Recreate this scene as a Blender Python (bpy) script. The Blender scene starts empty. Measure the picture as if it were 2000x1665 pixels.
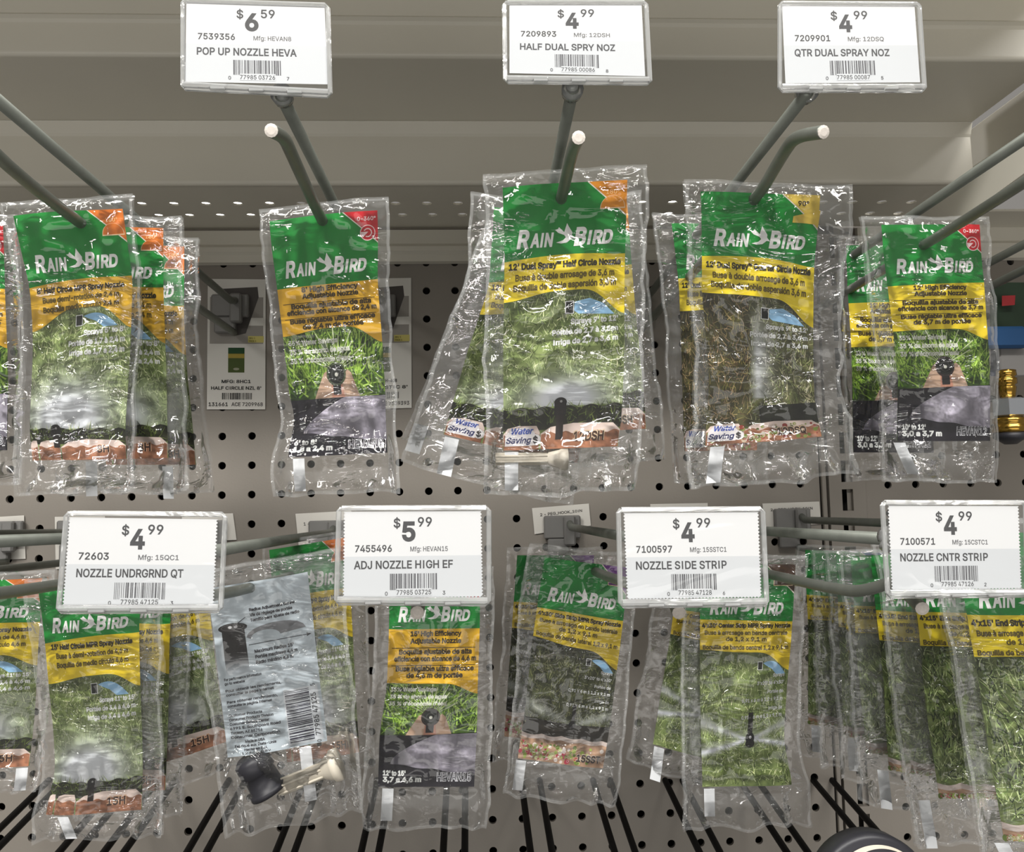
import bpy, math, random
import numpy as np
from mathutils import Vector, Matrix
from mathutils.geometry import tessellate_polygon, delaunay_2d_cdt

C = bpy.context.scene
IN = 0.0254
# ------------------------------------------------------------------ camera
FPX = 1700.0
RX, RY, RZ = -8.26715063e-02, -5.03320941e-02, -1.98179214e-02
TX, TY, TZ = 14.3915927, 7.29309500, 30.0709422


def rot(rx, ry, rz):
    cx, sx, cy, sy, cz, sz = math.cos(rx), math.sin(rx), math.cos(ry), math.sin(ry), math.cos(rz), math.sin(rz)
    return (np.array([[cz, -sz, 0], [sz, cz, 0], [0, 0, 1]]) @ np.array([[1, 0, 0], [0, cx, -sx], [0, sx, cx]])
            @ np.array([[cy, 0, sy], [0, 1, 0], [-sy, 0, cy]]))


BR = rot(RX, RY, RZ)                      # board frame (x right, y down, z into board) -> camera frame
B2W = np.array([[1, 0, 0], [0, 0, 1], [0, -1, 0.0]])
CAM = np.array([TX, -TZ, -TY]) * IN       # world metres; the pegboard is the plane y = 0
DB = TZ * IN
cam = bpy.data.cameras.new('camera')
camo = bpy.data.objects.new('camera', cam)
C.collection.objects.link(camo)
right, down, fwd = (B2W @ BR[0]), (B2W @ BR[1]), (B2W @ BR[2])
M = Matrix.Identity(4)
for i in range(3):
    M[i][0], M[i][1], M[i][2], M[i][3] = right[i], -down[i], -fwd[i], CAM[i]
camo.matrix_world = M
cam.sensor_fit = 'HORIZONTAL'
cam.sensor_width = 36.0
cam.lens = FPX / 2000.0 * 36.0
cam.clip_start = 0.01
cam.clip_end = 50
C.camera = camo


def ray(u, v):
    return B2W @ (BR.T @ np.array([(u - 1000) / FPX, (v - 832.5) / FPX, 1.0]))


def at(u, v, yf):
    """point seen at (u, v) lying yf metres in front of the pegboard"""
    d = ray(u, v)
    t = (-yf - CAM[1]) / d[1]
    return CAM + t * d


def yr(r):
    return DB * (1 - 1 / r)


def at_z(u, v, z):
    d = ray(u, v)
    t = (z - CAM[2]) / d[2]
    return CAM + t * d


# ------------------------------------------------------------------ world, lamps, exposure
W = bpy.data.worlds.new('store_air')
C.world = W
W.use_nodes = True
W.node_tree.nodes['Background'].inputs['Color'].default_value = (1.0, 0.95, 0.88, 1)
W.node_tree.nodes['Background'].inputs['Strength'].default_value = 0.14


def area(name, loc, target, sx, sy, power, color):
    l = bpy.data.lights.new(name, 'AREA')
    l.shape = 'RECTANGLE'
    l.size, l.size_y, l.energy, l.color = sx, sy, power, color
    o = bpy.data.objects.new(name, l)
    C.collection.objects.link(o)
    o.location = loc
    o.rotation_euler = (Vector(target) - Vector(loc)).to_track_quat('-Z', 'Y').to_euler()
    return o


MID = (0.38, 0.0, -0.2)
area('ceiling_tube', (0.2, -1.9, 1.35), MID, 2.6, 0.20, 41, (1.0, 0.975, 0.935))
area('ceiling_tube.001', (1.25, -1.2, 1.3), MID, 0.18, 1.6, 14, (1.0, 0.975, 0.935))
area('ceiling_tube.002', (-0.65, -1.3, 1.2), MID, 0.18, 1.6, 14, (1.0, 0.97, 0.92))
area('aisle_bounce', (0.4, -2.6, -0.9), MID, 3.0, 0.8, 9, (1.0, 0.97, 0.92))
C.view_settings.view_transform = 'Standard'
C.view_settings.look = 'None'
C.view_settings.gamma = 1
C.view_settings.use_curve_mapping = False
C.view_settings.exposure = 0.85
C.cycles.transparent_max_bounces = 64
C.cycles.max_bounces = 8
C.cycles.use_denoising = True
C.cycles.caustics_reflective = False
C.cycles.caustics_refractive = False


# ------------------------------------------------------------------ materials
def lin(c):
    c = np.asarray(c, float) / 255.0
    return np.where(c <= 0.04045, c / 12.92, ((c + 0.055) / 1.055) ** 2.4)


def L3(r, g, b):
    return tuple(lin((r, g, b))) + (1.0,)


def mat(name, col, rough=0.5, metal=0.0, noise=0.0, nscale=40, bump=0.0, bscale=300, spec=0.5):
    m = bpy.data.materials.new(name)
    m.use_nodes = True
    nt = m.node_tree
    b = nt.nodes['Principled BSDF']
    b.inputs['Base Color'].default_value = col
    b.inputs['Roughness'].default_value = rough
    b.inputs['Metallic'].default_value = metal
    b.inputs['Specular IOR Level'].default_value = spec
    tc = nt.nodes.new('ShaderNodeTexCoord')
    if noise:
        n = nt.nodes.new('ShaderNodeTexNoise')
        n.inputs['Scale'].default_value = nscale
        n.inputs['Detail'].default_value = 4
        nt.links.new(tc.outputs['Object'], n.inputs['Vector'])
        mp = nt.nodes.new('ShaderNodeMapRange')
        mp.inputs['To Min'].default_value = 1 - noise
        mp.inputs['To Max'].default_value = 1 + noise
        nt.links.new(n.outputs['Fac'], mp.inputs['Value'])
        mx = nt.nodes.new('ShaderNodeVectorMath')
        mx.operation = 'SCALE'
        mx.inputs[0].default_value = col[:3]
        nt.links.new(mp.outputs['Result'], mx.inputs['Scale'])
        nt.links.new(mx.outputs['Vector'], b.inputs['Base Color'])
    if bump:
        n2 = nt.nodes.new('ShaderNodeTexNoise')
        n2.inputs['Scale'].default_value = bscale
        nt.links.new(tc.outputs['Object'], n2.inputs['Vector'])
        bp = nt.nodes.new('ShaderNodeBump')
        bp.inputs['Strength'].default_value = bump
        bp.inputs['Distance'].default_value = 0.0005
        nt.links.new(n2.outputs['Fac'], bp.inputs['Height'])
        nt.links.new(bp.outputs['Normal'], b.inputs['Normal'])
    return m


def print_mat(name, rough=0.45, spec=0.2):
    m = bpy.data.materials.new(name)
    m.use_nodes = True
    nt = m.node_tree
    b = nt.nodes['Principled BSDF']
    a = nt.nodes.new('ShaderNodeAttribute')
    a.attribute_name = 'Col'
    nt.links.new(a.outputs['Color'], b.inputs['Base Color'])
    b.inputs['Roughness'].default_value = rough
    b.inputs['Specular IOR Level'].default_value = spec
    return m


def film_mat(name, haze, bump, tint=(0.93, 0.95, 0.95, 1), rough=0.10, scale=1.0, refl=1.0):
    m = bpy.data.materials.new(name)
    m.use_nodes = True
    nt = m.node_tree
    nt.nodes.remove(nt.nodes['Principled BSDF'])
    out = nt.nodes['Material Output']
    tc = nt.nodes.new('ShaderNodeTexCoord')
    mus = nt.nodes.new('ShaderNodeTexNoise')
    mpn = nt.nodes.new('ShaderNodeMapping')
    mpn.inputs['Scale'].default_value = (0.55, 0.55, 1.25)
    mpn.inputs['Rotation'].default_value = (0, 0.35, 0)
    nt.links.new(tc.outputs['Object'], mpn.inputs['Vector'])
    mus.inputs['Scale'].default_value = 50 * scale
    mus.inputs['Detail'].default_value = 3
    mus.inputs['Distortion'].default_value = 1.2
    mus.inputs['Roughness'].default_value = 0.55
    nt.links.new(mpn.outputs['Vector'], mus.inputs['Vector'])
    sub = nt.nodes.new('ShaderNodeMath'); sub.operation = 'SUBTRACT'; sub.inputs[1].default_value = 0.5
    ab = nt.nodes.new('ShaderNodeMath'); ab.operation = 'ABSOLUTE'
    nt.links.new(mus.outputs['Fac'], sub.inputs[0])
    nt.links.new(sub.outputs[0], ab.inputs[0])
    bp = nt.nodes.new('ShaderNodeBump')
    bp.inputs['Strength'].default_value = bump
    bp.inputs['Distance'].default_value = 0.0016
    cr = nt.nodes.new('ShaderNodeMath'); cr.operation = 'MULTIPLY_ADD'; cr.use_clamp = True
    cr.inputs[1].default_value = -9.0; cr.inputs[2].default_value = 1.0
    pwn = nt.nodes.new('ShaderNodeMath'); pwn.operation = 'POWER'; pwn.inputs[1].default_value = 1.6
    nt.links.new(ab.outputs[0], cr.inputs[0]); nt.links.new(cr.outputs[0], pwn.inputs[0])
    msk = nt.nodes.new('ShaderNodeTexNoise')
    msk.inputs['Scale'].default_value = 26 * scale
    msk.inputs['Detail'].default_value = 1
    nt.links.new(tc.outputs['Object'], msk.inputs['Vector'])
    mr = nt.nodes.new('ShaderNodeMapRange')
    mr.inputs['From Min'].default_value = 0.42; mr.inputs['From Max'].default_value = 0.66
    mr.inputs['To Min'].default_value = 0.06; mr.inputs['To Max'].default_value = 1.0
    nt.links.new(msk.outputs['Fac'], mr.inputs['Value'])
    mm = nt.nodes.new('ShaderNodeMath'); mm.operation = 'MULTIPLY'
    nt.links.new(pwn.outputs[0], mm.inputs[0]); nt.links.new(mr.outputs['Result'], mm.inputs[1])
    nt.links.new(mm.outputs[0], bp.inputs['Height'])
    tr = nt.nodes.new('ShaderNodeBsdfTransparent')
    tr.inputs['Color'].default_value = (1, 1, 1, 1)
    df = nt.nodes.new('ShaderNodeBsdfDiffuse')
    df.inputs['Color'].default_value = tint
    tl = nt.nodes.new('ShaderNodeBsdfTranslucent')
    tl.inputs['Color'].default_value = tint
    dm = nt.nodes.new('ShaderNodeMixShader'); dm.inputs[0].default_value = 0.4
    nt.links.new(df.outputs[0], dm.inputs[1]); nt.links.new(tl.outputs[0], dm.inputs[2])
    m1 = nt.nodes.new('ShaderNodeMixShader'); m1.inputs[0].default_value = haze
    nt.links.new(tr.outputs[0], m1.inputs[1]); nt.links.new(dm.outputs[0], m1.inputs[2])
    gl = nt.nodes.new('ShaderNodeBsdfGlossy')
    gl.inputs['Roughness'].default_value = rough
    gl.inputs['Color'].default_value = (1, 1, 1, 1)
    nt.links.new(bp.outputs['Normal'], gl.inputs['Normal'])
    fr = nt.nodes.new('ShaderNodeFresnel'); fr.inputs['IOR'].default_value = 1.5
    nt.links.new(bp.outputs['Normal'], fr.inputs['Normal'])
    fm = nt.nodes.new('ShaderNodeMath'); fm.operation = 'MULTIPLY'; fm.inputs[1].default_value = refl
    nt.links.new(fr.outputs[0], fm.inputs[0])
    m2 = nt.nodes.new('ShaderNodeMixShader')
    nt.links.new(fm.outputs[0], m2.inputs[0])
    nt.links.new(m1.outputs[0], m2.inputs[1]); nt.links.new(gl.outputs[0], m2.inputs[2])
    nt.links.new(m2.outputs[0], out.inputs['Surface'])
    return m


def backlight_mat(name, strength):
    m = bpy.data.materials.new(name)
    m.use_nodes = True
    b = m.node_tree.nodes['Principled BSDF']
    b.inputs['Emission Color'].default_value = (1, .96, .88, 1)
    b.inputs['Emission Strength'].default_value = strength
    return m


MT = {
    'board': mat('painted_pegboard', L3(131, 125, 117), 0.5, noise=0.05, nscale=25, bump=0.15, bscale=600),
    'shelf': mat('painted_shelf_steel', L3(206, 202, 190), 0.42, noise=0.05, nscale=12, bump=0.1, bscale=500),
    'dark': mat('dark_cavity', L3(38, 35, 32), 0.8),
    'hook': mat('galvanised_wire', L3(122, 126, 119), 0.42, 0.55, noise=0.2, nscale=90),
    'plate': mat('grey_hook_plate', L3(120, 119, 117), 0.5, 0.2, noise=0.1),
    'tip': mat('cut_wire_end', L3(205, 198, 190), 0.5, 0.1, noise=0.2, nscale=800),
    'black': mat('black_powder_coat', L3(6, 6, 8), 0.55, spec=0.15),
    'blackp': mat('black_plastic', L3(40, 40, 46), 0.45),
    'ivory': mat('ivory_plastic', L3(214, 206, 190), 0.45),
    'white': mat('white_paper', L3(232, 235, 238), 0.6),
    'print': print_mat('printed_card'),
    'paper': print_mat('printed_paper', 0.6, 0.25),
    'film': film_mat('clear_bag_film', 0.022, 0.6, rough=0.05, refl=0.9),
    'film_back': film_mat('clear_bag_film_rear', 0.13, 0.5, rough=0.08, refl=0.7),
    'seam_highlight': film_mat('film_edge_highlight', 0.17, 0.7, rough=0.10, scale=1.6),  # extra haze paints the bright highlight line along the bag seams
    'holder': film_mat('clear_holder_plastic', 0.04, 0.1, rough=0.08, scale=0.3),
    'holder_edge': film_mat('clear_holder_edge', 0.32, 0.25, rough=0.12, scale=0.6),
    'brass': mat('brass', L3(176, 140, 66), 0.22, 1.0, noise=0.1),
    'steel': mat('bright_steel', L3(200, 205, 212), 0.25, 0.9),
    'green': mat('green_pack_board', L3(20, 40, 22), 0.5),  # pack green and blue darkened to stand for shade from neighbouring goods
    'blue': mat('blue_pack_plastic', L3(16, 62, 104), 0.5),
    'red': mat('red_ink', L3(140, 30, 34), 0.5),
    'backlight': backlight_mat('backlight_glow', 3.0),
}


# ------------------------------------------------------------------ mesh helpers
def link(name, verts, faces, material, parent=None, smooth=False, cols=None):
    me = bpy.data.meshes.new(name)
    me.from_pydata([tuple(v) for v in verts] if not isinstance(verts, np.ndarray) else verts.tolist(), [], faces)
    if cols is not None:
        a = me.color_attributes.new('Col', 'FLOAT_COLOR', 'POINT')
        a.data.foreach_set('color', np.asarray(cols, np.float32).ravel())
    me.materials.append(material)
    if smooth:
        me.polygons.foreach_set('use_smooth', [True] * len(me.polygons))
    me.update()
    o = bpy.data.objects.new(name, me)
    C.collection.objects.link(o)
    if parent is not None:
        o.parent = parent
        o.matrix_parent_inverse = Matrix.Translation(-parent.location)
    return o


def thing(name, label, cat, loc, group=None):
    o = bpy.data.objects.new(name, None)
    o.empty_display_size = 0.01
    C.collection.objects.link(o)
    o.location = tuple(loc)
    o['label'] = label
    o['category'] = cat
    if group:
        o['group'] = group
    return o


def tag(o, label, cat, group=None):
    o['label'] = label
    o['category'] = cat
    if group:
        o['group'] = group
    return o


def struct(o):
    o['kind'] = 'structure'
    return o


class MB:
    def __init__(s):
        s.v, s.f = [], []

    def add(s, v, f):
        n = len(s.v)
        s.v += [tuple(map(float, p)) for p in v]
        s.f += [tuple(i + n for i in q) for q in f]
        return s

    def box(s, c, d, ax=None, bevel=0.0):
        """box with centre c, size d; ax = 3 axis vectors; bevel chamfers every edge"""
        c = np.array(c, float)
        ax = np.eye(3) if ax is None else np.array(ax, float)
        h = np.array(d, float) / 2
        b = min(bevel, h.min() * 0.9)
        if b <= 0:
            pts = [c + ax.T @ (np.array((i, j, k)) * h) for i in (-1, 1) for j in (-1, 1) for k in (-1, 1)]
            return s.add(pts, [(0, 1, 3, 2), (4, 6, 7, 5), (0, 4, 5, 1), (2, 3, 7, 6), (0, 2, 6, 4), (1, 5, 7, 3)])
        import itertools
        idx, pts = {}, []
        for sg in itertools.product((-1, 1), repeat=3):
            for a in range(3):
                p = np.array(sg) * (h - b)
                p[a] = sg[a] * h[a]
                idx[(sg, a)] = len(pts)
                pts.append(c + ax.T @ p)
        fs = []
        for a in range(3):
            o1, o2 = (a + 1) % 3, (a + 2) % 3
            for sa in (-1, 1):
                q = []
                for s1, s2 in ((-1, -1), (1, -1), (1, 1), (-1, 1)):
                    sg = [0, 0, 0]; sg[a] = sa; sg[o1] = s1; sg[o2] = s2
                    q.append(idx[(tuple(sg), a)])
                fs.append(tuple(q) if sa > 0 else tuple(q[::-1]))
        for a in range(3):
            o1, o2 = (a + 1) % 3, (a + 2) % 3
            for s1 in (-1, 1):
                for s2 in (-1, 1):
                    A = [0, 0, 0]; A[a] = -1; A[o1] = s1; A[o2] = s2
                    B = list(A); B[a] = 1
                    A, B = tuple(A), tuple(B)
                    fs.append((idx[(A, o1)], idx[(B, o1)], idx[(B, o2)], idx[(A, o2)]))
        for sg in itertools.product((-1, 1), repeat=3):
            fs.append((idx[(sg, 0)], idx[(sg, 1)], idx[(sg, 2)]))
        return s.add(pts, fs)

    def tube(s, pts, r, n=10, cap=True, smooth=0):
        P = [np.array(p, float) for p in pts]
        for _ in range(smooth):
            Q = [P[0]]
            for a, b in zip(P[:-1], P[1:]):
                Q += [a * .75 + b * .25, a * .25 + b * .75]
            P = Q + [P[-1]]
        rr = r if hasattr(r, '__len__') else [r] * len(P)
        T = []
        for i in range(len(P)):
            t = P[min(i + 1, len(P) - 1)] - P[max(i - 1, 0)]
            T.append(t / (np.linalg.norm(t) + 1e-12))
        up = np.array((0, 0, 1.0)) if abs(T[0][2]) < 0.9 else np.array((1.0, 0, 0))
        u = np.cross(T[0], up); u /= np.linalg.norm(u)
        rings = []
        for i, p in enumerate(P):
            u = u - T[i] * (u @ T[i]); u /= np.linalg.norm(u)
            w = np.cross(T[i], u)
            rings.append([p + rr[i] * (math.cos(a) * u + math.sin(a) * w) for a in np.linspace(0, 2 * math.pi, n, endpoint=False)])
        v = [q for R in rings for q in R]
        f = []
        for i in range(len(P) - 1):
            for j in range(n):
                k = (j + 1) % n
                f.append((i * n + j, i * n + k, (i + 1) * n + k, (i + 1) * n + j))
        if cap:
            f.append(tuple(range(n))[::-1])
            f.append(tuple((len(P) - 1) * n + j for j in range(n)))
        return s.add(v, f)

    def lathe(s, prof, c, ax=(0, 0, 1), n=24):
        """prof: list of (radius, height) along axis from c"""
        c = np.array(c, float)
        a = np.array(ax, float); a /= np.linalg.norm(a)
        u = np.cross(a, (0, 1, 0) if abs(a[1]) < 0.9 else (1, 0, 0)); u /= np.linalg.norm(u)
        w = np.cross(a, u)
        v = [c + a * h + r * (math.cos(t) * u + math.sin(t) * w) for r, h in prof for t in np.linspace(0, 2 * math.pi, n, endpoint=False)]
        f = []
        for i in range(len(prof) - 1):
            for j in range(n):
                k = (j + 1) % n
                f.append((i * n + j, i * n + k, (i + 1) * n + k, (i + 1) * n + j))
        f.append(tuple(range(n))[::-1])
        f.append(tuple((len(prof) - 1) * n + j for j in range(n)))
        return s.add(v, f)

    def obj(s, name, material, parent=None, smooth=False):
        o = link(name, s.v, s.f, material, parent, smooth)
        return o


def noise2(x, y, seed):
    x = np.asarray(x, float); y = np.asarray(y, float)
    xi, yi = np.floor(x).astype(np.int64), np.floor(y).astype(np.int64)
    fx, fy = x - xi, y - yi
    fx, fy = fx * fx * (3 - 2 * fx), fy * fy * (3 - 2 * fy)

    def h(a, b):
        n = (a * 374761393 + b * 668265263 + seed * 974634777) & 0x7fffffff
        n = ((n ^ (n >> 13)) * 1274126177) & 0x7fffffff
        return ((n ^ (n >> 16)) & 0xffff) / 65535.0
    return (h(xi, yi) * (1 - fx) + h(xi + 1, yi) * fx) * (1 - fy) + (h(xi, yi + 1) * (1 - fx) + h(xi + 1, yi + 1) * fx) * fy


def sstep(a, b, x):
    t = np.clip((np.asarray(x, float) - a) / (b - a), 0, 1)
    return t * t * (3 - 2 * t)


# ------------------------------------------------------------------ printed artwork
_tc = {}
try:      # Blender's own interface sans if this build ships it, else the built-in face
    import os
    FONT = bpy.data.fonts.load(os.path.join(bpy.utils.system_resource('DATAFILES', path='fonts'), 'Inter.woff2'))
except Exception:
    FONT = None


def plain_stem(P):
    """take the slabs off a capital I and off the foot of a figure 1"""
    n = len(P)
    if not 8 <= n <= 16:
        return P
    x0, y0 = P.min(0); x1, y1 = P.max(0)
    h, w = y1 - y0, x1 - x0
    D = np.roll(P, -1, 0) - P
    vert = [i for i in range(n) if abs(D[i, 0]) < 1e-3 * h and abs(D[i, 1]) > .55 * h]
    if h < .3 or len(vert) != 2 or w > .75 * h:
        return P
    xs = sorted(P[i, 0] for i in vert)
    if xs[0] < x0 + .06 * w or abs(P[:, 1] - y0).min() > 1e-6:
        return P
    bot = P[np.abs(P[:, 1] - y0) < .02 * h]
    if bot[:, 0].max() - bot[:, 0].min() < .9 * w:
        return P
    top = P[np.abs(P[:, 1] - y1) < .02 * h]
    if n == 12 and top[:, 0].max() - top[:, 0].min() > .9 * w:
        return np.array([(xs[0], y0), (xs[1], y0), (xs[1], y1), (xs[0], y1)])[::1 if np.sum(P[:, 0] * np.roll(P[:, 1], -1) - P[:, 1] * np.roll(P[:, 0], -1)) > 0 else -1]
    keep = P[:, 1] > y0 + .2 * h
    if keep.sum() < 4:
        return P
    k = next(i for i in range(n) if keep[i] and not keep[i - 1])
    Q = [P[(k + i) % n] for i in range(n) if keep[(k + i) % n]]
    a = xs[0] if abs(Q[-1][0] - xs[0]) < abs(Q[-1][0] - xs[1]) else xs[1]
    b = xs[1] if a == xs[0] else xs[0]
    return np.array(Q + [(a, y0), (b, y0)])


def text_geo(s, bold=0.0, shear=0.0):
    key = (s, bold, shear)
    if key in _tc:
        return _tc[key]
    cu = bpy.data.curves.new('lettering', 'FONT')
    cu.body = s
    cu.size = 1.0
    cu.resolution_u = 2
    cu.fill_mode = 'NONE'
    if FONT:
        cu.font = FONT
    o = bpy.data.objects.new('lettering', cu)
    me = o.to_mesh()
    co = np.array([v.co[:2] for v in me.vertices]).reshape(-1, 2)
    nxt = {}
    for e in me.edges:
        a, b = e.vertices
        nxt.setdefault(a, []).append(b)
        nxt.setdefault(b, []).append(a)
    o.to_mesh_clear()
    bpy.data.objects.remove(o)
    bpy.data.curves.remove(cu)
    # outlines as closed loops, in the order the letters were drawn (vertex numbers run along each loop)
    loops, seen = [], set()
    for a in sorted(nxt):
        if a in seen:
            continue
        lp, p, q = [a], None, a
        seen.add(a)
        while True:
            c = [k for k in nxt[q] if k not in seen]
            if not c:
                break
            q = min(c) if len(lp) == 1 else c[0]
            seen.add(q)
            lp.append(q)
        if len(lp) > 2:
            loops.append(lp)
    polys = []
    for lp in loops:
        P = co[lp]
        k = np.linalg.norm(P - np.roll(P, 1, 0), axis=1) > 1e-5
        if k.sum() > 2:
            polys.append(plain_stem(P[k]))
    if not polys:
        _tc[key] = (np.zeros((0, 2)), [])
        return _tc[key]
    area2 = lambda P: float(np.sum(P[:, 0] * np.roll(P[:, 1], -1) - P[:, 1] * np.roll(P[:, 0], -1)))
    sg = 1.0 if area2(max(polys, key=lambda P: abs(area2(P)))) > 0 else -1.0
    if bold:
        out = []
        for P in polys:
            d0 = P - np.roll(P, 1, 0); d1 = np.roll(P, -1, 0) - P
            d0 /= np.linalg.norm(d0, axis=1)[:, None]; d1 /= np.linalg.norm(d1, axis=1)[:, None]
            n0 = np.stack([d0[:, 1], -d0[:, 0]], 1); n1 = np.stack([d1[:, 1], -d1[:, 0]], 1)
            m = n0 + n1
            m /= np.maximum(np.sum(m * m, 1) / 2, .55)[:, None]
            out.append(P + m * bold * sg)
        polys = out
    V, E, seg = [], [], []
    for P in polys:
        b = len(V)
        V += [Vector(p) for p in P]
        E += [(b + i, b + (i + 1) % len(P)) for i in range(len(P))]
        seg.append(np.concatenate([P, np.roll(P, -1, 0)], 1))
    r = delaunay_2d_cdt(V, E, [], 1, 1e-6)
    vv = np.array([p[:] for p in r[0]])
    T = np.array([f for f in r[2] if len(f) == 3])
    G = np.concatenate(seg)
    c = vv[T].mean(1)
    x0, y0, x1, y1 = G.T
    cx, cy = c[:, :1], c[:, 1:]
    up_ = (y0[None] <= cy) & (y1[None] > cy)
    dn = (y0[None] > cy) & (y1[None] <= cy)
    lft = (x1 - x0)[None] * (cy - y0[None]) - (cx - x0[None]) * (y1 - y0)[None]
    w = (up_ & (lft > 0)).sum(1) - (dn & (lft < 0)).sum(1)
    fs = [tuple(int(i) for i in t) for t in T[w != 0]]
    vv[:, 0] += shear * vv[:, 1]
    _tc[key] = (vv, fs)
    return _tc[key]


def cap_height():
    v = text_geo('H')[0]
    return v[:, 1].max() - v[:, 1].min()


CAPH = cap_height()


BIRD = [(0, .30), (.14, .27), (.20, .18), (.46, .44), (.60, 0), (.68, .16), (.86, .46), (.84, .60), (1, .80), (.82, .78), (.60, .96), (.30, 1),
        (.05, .94), (.40, .84), (.54, .70), (.46, .58), (.16, .46)]


def split_long(v, f, lim):
    """cut triangles until no edge is longer than lim, so flat ink can follow a bent card"""
    v = [tuple(map(float, p)) for p in v]
    mid = {}
    todo, out = [tuple(t) for q in f for t in ([q] if len(q) == 3 else [(q[0], q[i], q[i + 1]) for i in range(1, len(q) - 1)])], []
    while todo:
        t = todo.pop()
        L = [math.dist(v[t[i]], v[t[(i + 1) % 3]]) for i in range(3)]
        i = L.index(max(L))
        if L[i] <= lim:
            a, b, c = (v[k] for k in t)
            out.append(t if (b[0] - a[0]) * (c[1] - a[1]) - (b[1] - a[1]) * (c[0] - a[0]) > 0 else t[::-1])
            continue
        a, b, c = t[i], t[(i + 1) % 3], t[(i + 2) % 3]
        k = (min(a, b), max(a, b))
        if k not in mid:
            mid[k] = len(v)
            v.append(((v[a][0] + v[b][0]) / 2, (v[a][1] + v[b][1]) / 2))
        m = mid[k]
        todo += [(a, m, c), (m, b, c)]
    return v, out


class Print:
    """flat artwork in mm, y down; each layer sits a hair above the one before"""

    def __init__(s):
        s.V, s.F, s.K, s.Z = [], [], [], []
        s.n = 0

    def raw(s, v, f, col, z):
        v = np.asarray(v, float)
        k = np.asarray(col, float)
        if k.ndim == 1:
            k = np.tile(k, (len(v), 1))
        s.V.append(v); s.K.append(k); s.Z.append(np.full(len(v), float(z)))
        s.F += [tuple(i + s.n for i in q) for q in f]
        s.n += len(v)

    def grid(s, xs, top, bot, ny, colf, z):
        """strip between curves top(x) and bot(x)"""
        xs = np.asarray(xs, float)
        t, b = np.array([top(x) for x in xs]), np.array([bot(x) for x in xs])
        k = np.linspace(0, 1, ny)
        X = np.repeat(xs[None, :], ny, 0)
        Y = t[None] * (1 - k[:, None]) + b[None] * k[:, None]
        n = len(xs)
        f = [(i * n + j, (i + 1) * n + j, (i + 1) * n + j + 1, i * n + j + 1) for i in range(ny - 1) for j in range(n - 1)]
        v = np.stack([X.ravel(), Y.ravel()], 1)
        c = colf(v[:, 0], v[:, 1]) if callable(colf) else np.tile(lin(colf), (len(v), 1))
        s.raw(v, f, c, z)

    def poly(s, pts, col, z):
        tri = tessellate_polygon([[Vector((p[0], p[1], 0)) for p in pts]])
        v, f = split_long([tuple(p) for p in pts], [tuple(t) for t in tri], 2.6)
        s.raw(v, f, lin(col), z)

    def rect(s, x0, y0, x1, y1, col, z, nx=2, ny=2):
        nx, ny = max(nx, int(abs(x1 - x0) / 2.4) + 2), max(ny, int(abs(y1 - y0) / 2.4) + 2)
        s.grid(np.linspace(x0, x1, nx), lambda x: y0, lambda x: y1, ny, col, z)

    def ring(s, cx, cy, r0, r1, a0, a1, col, z, n=20, sy=1.0):
        A = np.linspace(math.radians(a0), math.radians(a1), n)
        v = [(cx + r * math.cos(a), cy - r * sy * math.sin(a)) for a in A for r in (r0, r1)]
        f = [(2 * i, 2 * i + 1, 2 * i + 3, 2 * i + 2) for i in range(n - 1)]
        s.raw(v, f, lin(col), z)

    def disc(s, cx, cy, r, col, z, n=20, sy=1.0):
        s.poly([(cx + r * math.cos(a), cy + r * sy * math.sin(a)) for a in np.linspace(0, 2 * math.pi, n, endpoint=False)], col, z)

    def text(s, t, x, y, cap, col, z, align='l', bold=0.0, shear=0.0, fit=None, slope=0.0, rot90=False):
        co, fs = text_geo(t, bold + (.007 if FONT else 0), shear)
        if not len(co):
            return
        sc = cap / CAPH
        w = co[:, 0].max() - co[:, 0].min()
        sx = sc if fit is None else fit / max(w, 1e-6)
        px = (co[:, 0] - co[:, 0].min()) * sx
        W_ = w * sx
        px = px - {'l': 0, 'c': W_ / 2, 'r': W_}[align]
        if rot90:
            v = np.stack([x - (-co[:, 1] * sc), y - px], 1)
            v = np.stack([x - co[:, 1] * sc * -1, y - px], 1)
            v = np.stack([x + (-co[:, 1]) * sc, y - px], 1)
        else:
            v = np.stack([x + px, y - co[:, 1] * sc + slope * px], 1)
        if cap > 3.6 and not rot90:
            v, fs = split_long(v.tolist(), fs, 2.2)
        s.raw(v, fs, lin(col), z)

    def arrays(s):
        return np.concatenate(s.V), s.F, np.concatenate([np.c_[k[:, :3], np.ones(len(k))] for k in s.K]), np.concatenate(s.Z)


CW, CH = 64.0, 138.0


def barcode(p, x, y, w, h, z, rnd, col=(30, 30, 34), vertical=False):
    t = 0.0
    mods = []
    while t < 95:
        b, g = rnd.choice((1, 1, 2, 3)), rnd.choice((1, 1, 2, 2, 3))
        mods.append((t, min(b, 95 - t)))
        t += b + g
    for t, b in mods:
        if vertical:
            p.rect(x, y + h * t / 95, x + w, y + h * (t + b) / 95, col, z)
        else:
            p.rect(x + w * t / 95, y, x + w * (t + b) / 95, y + h, col, z)


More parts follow.
